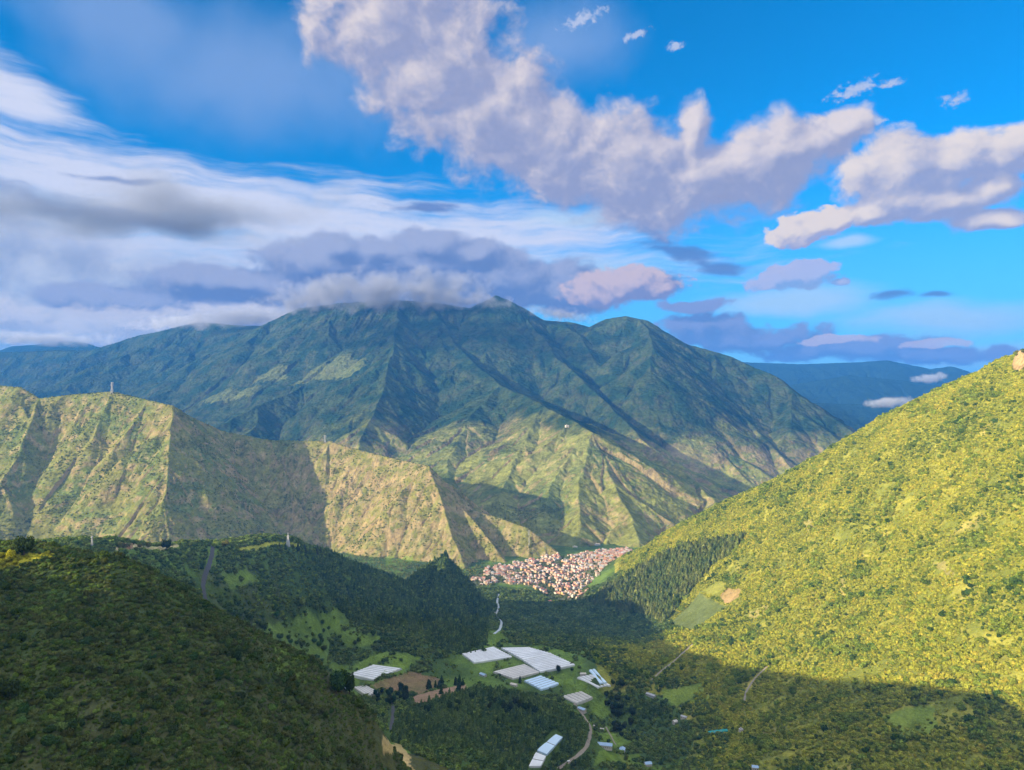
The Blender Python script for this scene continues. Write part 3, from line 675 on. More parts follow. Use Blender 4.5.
CROWNS = [crown_mesh('crown', 100 + i, 300, 5 + i % 2) for i in range(4)]         # coarse, for slopes a mile off
FINE = [crown_mesh('crown', 200 + i, 1100, 7, 0.9, 0.105) for i in range(4)]      # for the near hill and single trees
CONES = [conifer_mesh('crown', 300 + i, 420, 0.17 + 0.03 * i) for i in range(3)]
def new_obj(name, me, parent=None, loc=None):
    o = bpy.data.objects.new(name, me); COL.objects.link(o)
    if parent: o.parent = parent
    if loc is not None: o.location = loc
    return o
def empty(name, loc, rz=0.0):
    o = bpy.data.objects.new(name, None); COL.objects.link(o); o.location = loc; o.rotation_euler = (0, 0, rz); o.empty_display_size = 2
    return o
RT = random.Random(3)
def make_tree(kind, h, variant, tint):
    """one tree of its kind: Empty at its foot > trunk, crown"""
    t = empty('tree' if kind == 'round' else 'conifer_tree', (0, 0, 0))
    if kind == 'round':
        c = new_obj('crown', FINE[variant % 4], t, (0, 0, h * 0.22)); c.scale = (h * 0.40, h * 0.40, h * 0.55)
        new_obj('trunk', trunk_mesh(variant, h * 0.55, h * 0.028), t)
    else:
        c = new_obj('crown', CONES[variant % 3], t, (0, 0, 0)); c.scale = (h * 1.25, h * 1.25, h)
        new_obj('trunk', trunk_mesh(variant, h * 0.5, h * 0.02), t)
    c['tint'] = tint
    return t
def copy_thing(o):
    c = o.copy(); COL.objects.link(c)
    for ch in o.children:
        d = ch.copy(); COL.objects.link(d); d.parent = c
    return c
_protos = {}
def plant_tree(x, y, h, kind, tint, label, group=None, cat='tree'):
    var = RT.randrange(4); key = (kind, var)
    if key not in _protos:
        o = make_tree(kind, 10.0, var, tint); _protos[key] = o
    else: o = copy_thing(_protos[key])
    z = float(ground(x, y)[0])
    s = h / 10.0; o.location = (x, y, z - 0.15 * s); o.scale = (s * RT.uniform(.9, 1.15), s * RT.uniform(.9, 1.15), s); o.rotation_euler = (0, 0, RT.uniform(0, 6.28))
    for ch in o.children:
        if ch.name.startswith('crown'): ch['tint'] = tuple(v * RT.uniform(.85, 1.15) for v in tint)
    tag(o, label, cat, group)
    return o
_sprotos = {}
def plant_shrub(x, y, r, tint, label, group=None):
    var = RT.randrange(4)
    if var not in _sprotos:
        o = new_obj('shrub', FINE[var]); _sprotos[var] = o
    else:
        o = _sprotos[var].copy(); COL.objects.link(o)
    z = float(ground(x, y)[0])
    o.location = (x, y, z - 0.1 * r); o.scale = (r, r, r * RT.uniform(.8, 1.1)); o.rotation_euler = (0, 0, RT.uniform(0, 6.28))
    o['tint'] = tuple(v * RT.uniform(.85, 1.2) for v in tint)
    tag(o, label, 'shrub', group)
    return o

DARK = (.035, .062, .020); MID_G = (.065, .105, .028); LIME = (.20, .25, .035); OLIVE = (.10, .115, .035)
# single trees one can pick out
def at_px(px, py): return hit(px, py)
for px, py, h, kind, tint, lab in [
    (24, 556, 13.5, 'round', (.05,.075,.025), 'dark dense tree standing alone on the crest of the near shaded hill'),
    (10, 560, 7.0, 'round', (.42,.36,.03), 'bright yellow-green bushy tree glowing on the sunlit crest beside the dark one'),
    (166, 551, 22, 'round', DARK, 'big dark round tree on the far hill crest beside the pale sunlit earth'),
    (215, 548, 13, 'round', (.26,.26,.06), 'small sunlit tree where the hill road tops the crest'),
    (226, 548, 17, 'round', (.17,.18,.05), 'taller of the two trees where the hill road tops the crest'),
    (298, 552, 20, 'conifer', DARK, 'pointed dark tree just beside the white tower on the hill'),
    (558, 672, 15, 'round', (.03,.05,.03), 'dark tree at the edge of the large white greenhouses'),
    (572, 671, 8, 'round', DARK, 'small dark tree at the far corner of the white greenhouses'),
    (302, 607, 20, 'round', (.16,.24,.04), 'light green tree standing out on the shaded hill above the fields'),
    (520, 683, 15, 'conifer', DARK, 'slender dark tree in front of the striped greenhouse'),
    (575, 768, 14, 'round', (.10,.15,.04), 'light green tree beside the valley track near the parked white van'),
    (10, 700, 9, 'round', DARK, 'large dark round bush low on the near shaded hill'),
    (237, 662, 7, 'round', DARK, 'dark round tree on the skyline of the near shaded hill')]:
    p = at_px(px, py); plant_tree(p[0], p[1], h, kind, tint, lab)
_r2 = np.random.default_rng(77)
def scatter_px(poly, n):
    """random ground spots inside a seen area"""
    q = np.array(poly, float); lo, hi = q.min(0), q.max(0); out = []
    while len(out) < n:
        px, py = _r2.uniform(lo, hi)
        if inside(q, np.array([px]), np.array([py]))[0]: out.append(hit(px, py))
    return out
for poly, n, h0, h1, kind, tint, lab, grp in [
    ([(425,688),(436,683),(466,683),(468,692),(448,697)], 16, 12, 20, 'conifer', DARK, 'dark pointed tree in the row between the bare fields and the knoll', 'trees edging the bare fields'),
    ([(372,694),(396,688),(410,694),(404,706),(376,705)], 16, 11, 18, 'round', DARK, 'dark round tree in the clump below the brown ploughed field', 'trees below the brown field'),
    ([(335,692),(350,688),(352,698),(340,702)], 6, 10, 15, 'round', DARK, 'dark tree between the two small white greenhouses', 'trees between the small greenhouses'),
    ([(415,720),(440,704),(478,694),(520,698),(560,722),(520,716),(470,712)], 26, 10, 17, 'round', (.045,.075,.024), 'dark green tree along the top of the wooded knoll', 'trees topping the wooded knoll'),
    ([(603,690),(622,680),(640,720),(636,750),(612,730)], 26, 10, 18, 'round', (.045,.07,.026), 'dark tree in the belt beside the valley farm track', 'trees beside the farm track'),
    ([(100,549),(160,546),(200,547),(160,549)], 10, 7, 12, 'round', (.13,.145,.045), 'small tree on the partly sunlit crest of the hill with the road', 'trees along the hill crest'),
    ([(276,548),(318,549),(330,557),(300,556)], 12, 9, 17, 'conifer', (.06,.085,.03), 'pointed tree around the white tower on the hill crest', 'trees around the hilltop tower'),
    ([(240,620),(290,600),(350,620),(420,640),(330,655),(280,650)], 30, 9, 15, 'round', (.075,.125,.03), 'mid green tree scattered over the slope above the green fields', 'trees above the green fields')]:
    for p in scatter_px(poly, n):
        plant_tree(p[0], p[1], RT.uniform(h0, h1), kind, tint, lab, grp)
for p in scatter_px([(0,565),(45,562),(100,575),(190,630),(270,680),(350,722),(370,765),(0,765)], 95):
    plant_shrub(p[0], p[1], RT.uniform(1.5, 3.3), (.045, .075, .026), 'dark rounded bush standing out from the low scrub on the near shaded hill', 'dark bushes on the near hill')
for p in scatter_px([(0,575),(60,572),(140,600),(230,665),(330,715),(365,765),(0,765)], 70):
    plant_shrub(p[0], p[1], RT.uniform(1.2, 2.8), (.13, .18, .05), 'light green leafy bush among the darker scrub of the near shaded hill', 'light green bushes on the near hill')

# ------------------------------------------------------------------ ground cover nobody could count: points carrying size, turn and tint
def scatter_object(name, label, pts, scl, tint, protos, seed):
    rng = np.random.default_rng(seed); n = len(pts)
    me = bpy.data.meshes.new(name); me.vertices.add(n); me.vertices.foreach_set('co', pts.astype(np.float32).ravel())
    a = me.attributes.new('scl', 'FLOAT_VECTOR', 'POINT'); a.data.foreach_set('vector', scl.astype(np.float32).ravel())
    a = me.attributes.new('turn', 'FLOAT_VECTOR', 'POINT'); a.data.foreach_set('vector', np.c_[rng.normal(0, .08, n), rng.normal(0, .08, n), rng.uniform(0, 6.28, n)].astype(np.float32).ravel())
    a = me.attributes.new('tint', 'FLOAT_COLOR', 'POINT'); a.data.foreach_set('color', np.c_[np.clip(tint, .005, .8), np.ones(n)].astype(np.float32).ravel())
    a = me.attributes.new('pick', 'INT', 'POINT'); a.data.foreach_set('value', rng.integers(0, len(protos), n).astype(np.int32))
    me.update()
    o = new_obj(name, me); tag(o, label, None, None, 'stuff')
    g = bpy.data.node_groups.new(name, 'GeometryNodeTree'); g.interface.new_socket('Geometry', in_out='INPUT', socket_type='NodeSocketGeometry'); g.interface.new_socket('Geometry', in_out='OUTPUT', socket_type='NodeSocketGeometry')
    N = g.nodes; L = g.links; gi = N.new('NodeGroupInput'); go = N.new('NodeGroupOutput'); iop = N.new('GeometryNodeInstanceOnPoints'); jn = N.new('GeometryNodeJoinGeometry')
    for p in protos:
        oi = N.new('GeometryNodeObjectInfo'); oi.inputs['Object'].default_value = p; oi.inputs['As Instance'].default_value = True; L.new(oi.outputs['Geometry'], jn.inputs[0])
    def attr(nm, ty):
        a = N.new('GeometryNodeInputNamedAttribute'); a.data_type = ty; a.inputs['Name'].default_value = nm; return a.outputs['Attribute']
    L.new(gi.outputs[0], iop.inputs['Points']); L.new(jn.outputs[0], iop.inputs['Instance']); iop.inputs['Pick Instance'].default_value = True
    L.new(attr('pick', 'INT'), iop.inputs['Instance Index']); L.new(attr('scl', 'FLOAT_VECTOR'), iop.inputs['Scale'])
    er = N.new('FunctionNodeEulerToRotation'); L.new(attr('turn', 'FLOAT_VECTOR'), er.inputs[0]); L.new(er.outputs[0], iop.inputs['Rotation'])
    L.new(iop.outputs[0], go.inputs[0])
    md = o.modifiers.new('scatter', 'NODES'); md.node_group = g
    return o
def field_pts(box, n, seed, test, pad=170, slack=16.0):
    """spots on the ground inside a plan box that pass a test and can be seen from near the viewer"""
    rng = np.random.default_rng(seed); x = rng.uniform(box[0], box[1], n); y = rng.uniform(box[2], box[3], n)
    px = CX + F * x / y; k = (px > -pad) & (px < 1024 + pad); x, y = x[k], y[k]
    z = ground(x, y); k = seen(x, y, z, slack) & (HY - (z - CZ) / y * F < 770 + pad * 1.5); x, y, z = x[k], y[k], z[k]
    k = test(x, y, z) & ~clear_ground(x, y); return np.c_[x[k], y[k], z[k]]
def tints(p, cols, lam, seed, spread=0.35):
    """patchy blend of a few foliage colours"""
    rng = np.random.default_rng(seed); n = fbm(p[:, 0], p[:, 1], lam, 3, off=seed) * 1.3 + rng.normal(0, spread, len(p))
    t = np.clip(n * 0.5 + 0.5, 0, 0.999) * (len(cols) - 1); i = t.astype(int); f = (t - i)[:, None]; c = np.array(cols)
    return (c[i] * (1 - f) + c[i + 1] * f) * rng.uniform(.75, 1.25, (len(p), 1))
CR = [o for o in bpy.data.objects if o.name.startswith('crown') and o.data in FINE][:3]
NEEDLES = [o for o in bpy.data.objects if o.name.startswith('crown') and o.data in CONES][:3]
# coarse shrubs used for the far slopes: two real bushes on the sunlit slope lend their shape
COARSE = []
for i, (px, py, lab) in enumerate([(948, 470, 'broad dark green bush amid the sunlit slope vegetation, high up'), (880, 560, 'round dark green bush halfway up the sunlit slope'), (985, 560, 'dark green bush on the sunlit slope near the picture edge'), (775, 583, 'lone dark bush near the small brown plot on the sunlit slope')]):
    p = hit(px, py); o = new_obj('shrub', CROWNS[i], None, p); o.scale = (4.5, 4.5, 4.5); o['tint'] = (.06, .10, .025); tag(o, lab, 'shrub'); COARSE.append(o)

def not_worked(x, y):
    k = np.ones(x.shape, bool)
    for a in [A_GREYFIELD, A_BROWNPLOT, A_LIMEPLOT, A_SOIL, A_SOIL_PINK, A_OCHRE, A_LITEARTH, A_LITGRASS, A_LITGRASS2, A_TOWN] + GH_QUADS: k &= ~inside(a, x, y)
    for a in A_SCARS: k &= ~inside(a, x, y) | (np.random.default_rng(47).uniform(0, 1, len(x)) < .25)
    sparse = np.zeros(x.shape, bool)
    for a in [FARM_ROUND] + A_MEADOWS: sparse |= inside(a, x, y)
    k &= ~sparse | (fbm(x, y, 40, 3, off=81) + np.random.default_rng(44).normal(0, .2, len(x)) > 0.42)
    return k
def sizes(n, r0, r1, seed, zf=(0.75, 1.15)):
    rng = np.random.default_rng(seed); r = r0 + (r1 - r0) * rng.uniform(0, 1, n) ** 2
    return np.c_[r, r * rng.uniform(.85, 1.15, n), r * rng.uniform(zf[0], zf[1], n)]
# near hill
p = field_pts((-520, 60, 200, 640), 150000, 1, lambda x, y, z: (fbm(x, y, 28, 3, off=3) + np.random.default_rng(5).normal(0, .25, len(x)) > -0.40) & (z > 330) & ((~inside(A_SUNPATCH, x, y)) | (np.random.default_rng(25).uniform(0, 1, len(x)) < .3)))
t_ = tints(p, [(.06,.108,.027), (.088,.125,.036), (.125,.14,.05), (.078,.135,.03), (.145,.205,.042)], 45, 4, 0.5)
t_[inside(A_SUNPATCH, p[:, 0], p[:, 1])] = (.36, .36, .04)  # bush tint brightened to stand for sunlight on this patch
s = sizes(len(p), 0.4, 1.7, 8); big = fbm(p[:, 0], p[:, 1], 22, 2, off=91) + np.random.default_rng(45).normal(0, .2, len(p)) > 0.42
s[big] *= 1.9; t_[big] *= 0.72
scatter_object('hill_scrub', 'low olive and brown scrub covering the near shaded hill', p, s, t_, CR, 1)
# second hill, valley sides and the shaded foot of the slope
p = field_pts((-900, 900, 640, 2300), 190000, 2, lambda x, y, z: not_worked(x, y) & (~inside(A_PLANT, x, y)) & ((z < 420) & ((x < 250) | (z < 70)) | (x < -100)) & ~((y < 760) & (x < 0)) & (fbm(x, y, 70, 3, off=13) + np.random.default_rng(6).normal(0, .25, len(x)) > np.where(x < -100, -0.22, -0.12)), slack=60.0)
t_ = tints(p, [(.06,.105,.03), (.09,.145,.038), (.14,.175,.05), (.19,.26,.05), (.07,.12,.035)], 110, 7, 0.45)
scatter_object('valley_scrub', 'dark green scrub and bushes over the shaded valley sides', p, sizes(len(p), 1.8, 5.5, 9), t_, COARSE, 2)
# sunlit slope and its shaded foot
p = field_pts((180, 1500, 500, 2750), 330000, 3, lambda x, y, z: not_worked(x, y) & (~inside(A_PLANT, x, y)) & (z > 55) & (fbm(x, y, 60, 4, off=23) + 0.5 * fbm(x, y, 260, 3, off=24) + np.random.default_rng(7).normal(0, .22, len(x)) > -0.24))
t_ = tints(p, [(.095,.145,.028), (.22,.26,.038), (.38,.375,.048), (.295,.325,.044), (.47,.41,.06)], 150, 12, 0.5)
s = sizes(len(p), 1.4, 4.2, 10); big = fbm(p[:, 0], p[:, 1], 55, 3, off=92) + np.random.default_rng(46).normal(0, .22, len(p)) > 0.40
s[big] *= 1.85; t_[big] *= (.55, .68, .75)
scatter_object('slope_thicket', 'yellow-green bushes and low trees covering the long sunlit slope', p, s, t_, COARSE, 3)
# woods: pointed trees on the plantation, the knoll above the gorge, the end of the second hill and the knoll before the farm
def woods(x, y, z):
    return inside(A_PLANT, x + 18 * fbm(x, y, 60, 3, off=61), y + 18 * fbm(x, y, 60, 3, off=62)) & (fbm(x, y, 45, 2, off=63) > -0.42)
p = field_pts((150, 900, 1500, 2700), 34000, 4, woods)
t_ = tints(p, [(.065,.105,.032), (.11,.145,.042), (.17,.19,.055)], 60, 3, .5)
s = sizes(len(p), 12, 24, 12); s[:, :2] *= 1.5
scatter_object('pine_wood', 'stand of tall pines on the sunlit slope beside the town', p, s, t_, NEEDLES, 4)
KN = plan([(330,572),(362,570),(400,575),(418,572),(447,552),(470,578),(494,612),(478,632),(452,640),(425,622),(395,615),(360,605)])
def woods2(x, y, z):
    k = (fbm(x, y, 90, 3, off=33) + np.random.default_rng(8).normal(0, .2, len(x)))
    return ((z > 35) & (y > 1560) & (y < 2010) & (x > -460) & (x < -60) & (k > -0.3)) | (inside(KNF, x, y) & (k > -0.5))
KNF = np.array([hit(*q)[:2] for q in [(392,728),(415,708),(440,700),(480,692),(530,700),(585,728),(590,768),(400,769)]])
p = field_pts((-500, 250, 850, 2050), 90000, 5, woods2)
t_ = tints(p, [(.050,.088,.028), (.085,.135,.036), (.145,.195,.048)], 60, 5)
cut = np.random.default_rng(14).uniform(0, 1, len(p)); q1, q2 = p[cut < .22], p[cut > .42]
s = sizes(len(q1), 8, 17, 13); s[:, :2] *= 1.35
scatter_object('dark_wood', 'pointed dark trees of the wood over the knolls beside the gorge and before the farm', q1, s, t_[cut < .22], NEEDLES, 5)
scatter_object('dark_thicket', 'rounded trees and bushes of the wood over the knolls beside the gorge and before the farm', q2, sizes(len(q2), 2.2, 5.5, 14), t_[cut > .42] * 1.1, COARSE, 25)
p = field_pts((-150, 420, 1750, 2330), 16000, 15, lambda x, y, z: (~inside(A_TOWN, x, y)) & (~inside(A_PLANT, x, y)) & (z < 60) & (fbm(x, y, 70, 3, off=43) > -0.3))
s = sizes(len(p), 3, 8, 16)
scatter_object('riverside_wood', 'dark trees filling the gorge between the town and the farms', p, s, tints(p, [(.06,.10,.032), (.095,.145,.042), (.16,.20,.058)], 60, 9), COARSE, 15)
# dry ridge bushes and trees in the town
p = field_pts((-2700, 250, 2350, 3500), 120000, 6, lambda x, y, z: ((z > 25) | (y > 2350)) & ((x < -60) | (z > 25)) & ~inside(A_TOWN, x, y) & (fbm(x, y, 110, 4, off=53) + np.random.default_rng(9).normal(0, .3, len(x)) > 0.18))
scatter_object('ridge_scrub', 'scattered grey-green bushes over the dry ridge', p, sizes(len(p), 1.2, 4.2, 17), tints(p, [(.12,.165,.05), (.17,.20,.06), (.24,.245,.08)], 140, 10), COARSE, 6)

# ------------------------------------------------------------------ buildings and other built things
def mb_obj(name, vs, fs, mats, mi=None, parent=None, loc=None, rz=0.0, smooth=False):
    me = bpy.data.meshes.new(name); me.from_pydata([tuple(map(float, v)) for v in vs], [], fs)
    for m in (mats if isinstance(mats, list) else [mats]): me.materials.append(m)
    if mi is not None: me.polygons.foreach_set('material_index', mi)
    me.update()
    o = new_obj(name, me, parent, loc); o.rotation_euler = (0, 0, rz)
    return o
def box_vf(x0, x1, y0, y1, z0, z1, vs, fs):
    b = len(vs); vs += [(x0,y0,z0),(x1,y0,z0),(x1,y1,z0),(x0,y1,z0),(x0,y0,z1),(x1,y0,z1),(x1,y1,z1),(x0,y1,z1)]
    fs += [tuple(b + i for i in f) for f in ((0,3,2,1),(4,5,6,7),(0,1,5,4),(1,2,6,5),(2,3,7,6),(3,0,4,7))]
def bar_vf(a, b, r, vs, fs):
    a, b = np.array(a, float), np.array(b, float); d = b - a; d /= np.linalg.norm(d); u = np.cross(d, (0, 0, 1) if abs(d[2]) < .9 else (1, 0, 0)); u /= np.linalg.norm(u); w = np.cross(d, u); k = len(vs)
    for p in (a, b):
        for s, t in ((1,1),(-1,1),(-1,-1),(1,-1)): vs.append(tuple(p + r * (s * u + t * w)))
    for i in range(4): fs.append((k + i, k + (i + 1) % 4, k + 4 + (i + 1) % 4, k + 4 + i))
    fs += [(k+3,k+2,k+1,k), (k+4,k+5,k+6,k+7)]
M_WALL = {n: mottled('plaster_' + n, c, 0.12, 0.4, 0.9, 0.1) for n, c in dict(white=(.52,.47,.41), cream=(.46,.35,.22), peach=(.46,.28,.16), grey=(.40,.40,.40), ochre=(.52,.37,.17), pink=(.46,.32,.27)).items()}
M_ROOF = {n: mottled('roofing_' + n, c, 0.2, 0.5, 0.8, 0.2) for n, c in dict(terracotta=(.40,.21,.15), brown=(.27,.18,.14), grey=(.36,.36,.38), pale=(.50,.46,.41), blue=(.30,.42,.58), red=(.42,.17,.13)).items()}
M_PLASTIC = mottled('greenhouse_film', (.66,.68,.70), 0.38, 0.035, 0.5, 0.3)
M_PLASTIC_B = mottled('blue_greenhouse_film', (.50,.66,.82), 0.12, 0.06, 0.5, 0.3)
M_PLASTIC_O = mottled('aged_greenhouse_film', (.55,.53,.50), 0.40, 0.035, 0.6, 0.2)
M_GUTTER = mat('weathered_gutter', (.22,.23,.24), 0.7, 0.2)
M_FRAME = mat('galvanised_steel', (.30,.31,.33), 0.5, 0.4)
M_DARKGLASS = mat('window_glass', (.03,.04,.05), 0.15, 0.5)
M_ASPH = mottled('worn_asphalt', (.075,.075,.08), 0.25, 0.3, 0.9, 0.1)
M_TRACK = mottled('dirt_track', (.27,.23,.19), 0.3, 0.3, 0.95, 0.05)
M_RIVER = mottled('white_water', (.42,.47,.52), 0.5, 0.12, 0.25, 0.5)
M_TOWER = mat('white_painted_steel', (.5,.5,.52), 0.5, 0.3)
M_RED = mat('red_painted_steel', (.5,.07,.05), 0.5, 0.3)

# --- greenhouses: many-span roofs following the terrace
def greenhouse(quad, spans, film, label, rise=1.3, eave=3.0, flip=False):
    """quad: seen corners far-left, far-right, near-right, near-left; the spans run from far to near (or across with flip)"""
    q = [hit(*c) if len(c) == 2 else np.array([c[0], c[1], float(ground(c[0], c[1])[0])]) for c in quad]
    if flip: q = [q[1], q[2], q[3], q[0]]
    c0 = np.mean(q, axis=0); q = [p - c0 for p in q]
    g = empty('greenhouse', tuple(c0)); tag(g, label, 'greenhouse', 'greenhouses on the valley farm')
    K = spans * 6; vs, fs = [], []
    def pt(u, v, dz):
        a = q[0] * (1 - u) + q[1] * u; b = q[3] * (1 - u) + q[2] * u; p = a * (1 - v) + b * v
        return (p[0], p[1], p[2] + dz)
    for i in range(K + 1):
        u = i / K; f = (i % 6) / 6.0; h = eave + rise * math.sin(math.pi * f) ** 0.8
        for v in np.linspace(0, 1, 5): vs.append(pt(u, v, h))
    for i in range(K):
        for j in range(4): fs.append((i*5+j, i*5+j+1, (i+1)*5+j+1, (i+1)*5+j))
    mb_obj('roof', vs, fs, film, None, g)
    vs, fs = [], []
    ring = [(i / K, 0.002) for i in range(K + 1)] + [(0.998, v) for v in np.linspace(0.02, 1, 6)] + [(i / K, 0.998) for i in range(K - 1, -1, -1)] + [(0.002, v) for v in np.linspace(0.98, 0.02, 6)]
    for u, v in ring:
        f = (u * spans) % 1.0; h = eave + rise * math.sin(math.pi * f) ** 0.8 if v in (0.002, 0.998) else eave
        vs += [pt(u, v, -3.0), pt(u, v, h - 0.08)]
    n = len(ring)
    for i in range(n): j = (i + 1) % n; fs.append((2*i, 2*j, 2*j+1, 2*i+1))
    mb_obj('wall', vs, fs, film, None, g)
    vs, fs = [], []                                  # valley gutters between spans
    for i in range(1, spans):
        bar_vf(pt(i / spans, 0, eave + 0.1), pt(i / spans, 1, eave + 0.12), 0.40, vs, fs)
    if vs: mb_obj('gutter', vs, fs, M_GUTTER, None, g)
    return g
greenhouse([(462,655),(493,648),(512,658),(474,664)], 9, M_PLASTIC, 'wide pale greenhouse at the far corner of the farm, before the green meadow', flip=True)
greenhouse([(501,649),(528,648.5),(552,655),(523,661)], 8, M_PLASTIC, 'pale greenhouse in the far middle of the big white cluster', flip=True)
greenhouse([(523,661.5),(552,655.5),(575,666),(540,673)], 9, M_PLASTIC, 'largest white greenhouse, reaching the dark tree at its tip', flip=True)
greenhouse([(493,673),(524,665.5),(539,673.5),(513,680)], 7, M_PLASTIC_O, 'dull beige greenhouse nearest the knoll in the white cluster', flip=True)
greenhouse([(524,682),(540,677),(559,685),(541,691)], 6, M_PLASTIC_B, 'pale blue greenhouse in front of the white cluster', flip=True)
greenhouse([(350,676),(374,666),(402,670),(373,681)], 8, M_PLASTIC, 'bright white ribbed greenhouse above the brown ploughed field')
greenhouse([(354,689),(366,687),(378,693),(368,698)], 5, M_PLASTIC_O, 'small striped grey greenhouse below the brown ploughed field')
greenhouse([(-338, 1342, 0), (-316, 1346, 0), (-313, 1328, 0), (-335, 1324, 0)], 3, M_PLASTIC, 'small white greenhouse peeping out beside dark trees beyond the near hill')
greenhouse([(577,679),(592,676),(611,687),(598,689)], 4, M_PLASTIC, 'long white greenhouse beside the twin blue roofs')
greenhouse([(589,671.5),(595,670.5),(607,684),(600,685)], 2, M_PLASTIC_B, 'narrow twin blue-roofed greenhouse at the cluster edge')
greenhouse([(562,698),(582,693),(593,699),(577,705)], 5, M_PLASTIC_O, 'grey striped greenhouse set alone below the lime meadow')
greenhouse([(556,736),(563,739),(547,756),(537,752)], 2, M_PLASTIC_B, 'long pale blue greenhouse at the foot of the wooded knoll', rise=0.8, flip=True)
greenhouse([(536,754),(546,758),(541,768),(529,768)], 2, M_PLASTIC, 'pale greenhouse end adjoining the long blue one by the knoll', rise=0.8, flip=True)
# teal shade net on the dark slope
greenhouse([(708,732),(727,729),(728,731.5),(709,734.5)], 3, mottled('teal_net', (.05,.30,.26), 0.15, 0.1, 0.8, 0.1), 'thin strip of teal shade netting on the dark slope', rise=0.3, eave=1.6)

# --- houses
def house_meshes(w, d, h, roof, wall, style, seed):
    """returns (walls, roof, window) shapes of a small house centred on the origin"""
    vs, fs = [], []; x, y = w / 2, d / 2
    if style == 'gable':
        r = d * 0.22
        vs = [(-x,-y,-3),(x,-y,-3),(x,y,-3),(-x,y,-3),(-x,-y,h),(x,-y,h),(x,y,h),(-x,y,h),(-x,0,h+r),(x,0,h+r)]
        fs = [(0,1,5,4),(2,3,7,6),(1,2,6,9,5),(3,0,4,8,7)]
        o_ = 0.5; t = 0.22
        rv = [(-x-o_,-y-o_,h-0.1),(x+o_,-y-o_,h-0.1),(x+o_,0,h+r+.12),(-x-o_,0,h+r+.12),(x+o_,y+o_,h-0.1),(-x-o_,y+o_,h-0.1)]
        rv += [(a, b, c + t) for a, b, c in rv]
        rf = [(6,7,8,9),(9,8,10,11),(1,0,3,2),(2,3,5,4),(0,1,7,6),(4,5,11,10),(1,2,8,7),(2,4,10,8),(3,0,6,9),(5,3,9,11)]
    elif style == 'hip':
        r = d * 0.25; vs = [(-x,-y,-3),(x,-y,-3),(x,y,-3),(-x,y,-3),(-x,-y,h),(x,-y,h),(x,y,h),(-x,y,h)]; fs = [(0,1,5,4),(1,2,6,5),(2,3,7,6),(3,0,4,7)]
        o_ = 0.5; k = max(w - d, 1) / 2
        rv = [(-x-o_,-y-o_,h),(x+o_,-y-o_,h),(x+o_,y+o_,h),(-x-o_,y+o_,h),(-k,0,h+r),(k,0,h+r)]; rf = [(0,1,5,4),(1,2,5),(2,3,4,5),(3,0,4),(3,2,1,0)]
    else:
        box_vf(-x, x, -y, y, -3, h, vs, fs)
        rv, rf = [], []
        box_vf(-x-.2, x+.2, -y-.2, y+.2, h+.003, h + 0.35, rv, rf); box_vf(-x*.5, x*.1, -y*.5, y*.4, h + 0.353, h + 2.6, rv, rf)
    wv, wf = [], []
    for sgn, yy in ((1, -y - 0.03), (-1, y + 0.03)):
        n = max(2, int(w / 3))
        for fl in range(max(1, int(h / 2.9))):
            for i in range(n):
                cx = -x + (i + .5) * w / n; b = len(wv); z0 = fl * 2.9 + 0.9
                wv += [(cx-.6, yy, z0),(cx+.6, yy, z0),(cx+.6, yy, z0+1.2),(cx-.6, yy, z0+1.2)]; wf.append((b, b+1, b+2, b+3) if sgn > 0 else (b+3, b+2, b+1, b))
    return (vs, fs), (rv, rf), (wv, wf)
# town houses: one mesh each (a few pixels in the photograph), three materials
RH = random.Random(21)
ROOFW = {'terracotta': 'terracotta', 'brown': 'brown', 'grey': 'grey', 'pale': 'pale', 'red': 'red'}
HM = []
for i, (roof, wall, style) in enumerate([('terracotta','cream','gable'),('terracotta','white','hip'),('terracotta','peach','gable'),('red','white','gable'),('brown','cream','hip'),('brown','pink','gable'),('grey','white','gable'),('pale','white','flat'),('pale','cream','flat'),('pale','peach','flat'),('grey','cream','flat'),('pale','pink','flat'),('terracotta','white','flat'),('grey','ochre','gable')]):
    for size in ((9, 8, 3.2), (12, 9, 6.2), (11, 10, 9.0)):
        a, b, c = house_meshes(*size, roof, wall, style, i)
        vs = a[0] + b[0] + c[0]; na, nb = len(a[0]), len(b[0])
        fs = a[1] + [tuple(j + na for j in f) for f in b[1]] + [tuple(j + na + nb for j in f) for f in c[1]]
        me = bpy.data.meshes.new('house'); me.from_pydata(vs, [], fs); me.update()
        for m in (M_WALL[wall], M_ROOF[roof], M_DARKGLASS): me.materials.append(m)
        me.polygons.foreach_set('material_index', [0] * len(a[1]) + [1] * len(b[1]) + [2] * len(c[1]))
        st = {'gable': 'pitched', 'hip': 'hipped', 'flat': 'flat'}[style]; fl = {3.2: 'one storey', 6.2: 'two storey', 9.0: 'three storey'}[size[2]]
        HM.append((me, f'{fl} house with {wall} walls and a {st} {roof} roof in the valley town', size))
spots = []
lo, hi = A_TOWN.min(0), A_TOWN.max(0)
ang0 = math.radians(24); ca, sa = math.cos(ang0), math.sin(ang0)
step = 12.0
n_ = int(max(hi - lo) / step) + 2; cen = (lo + hi) / 2
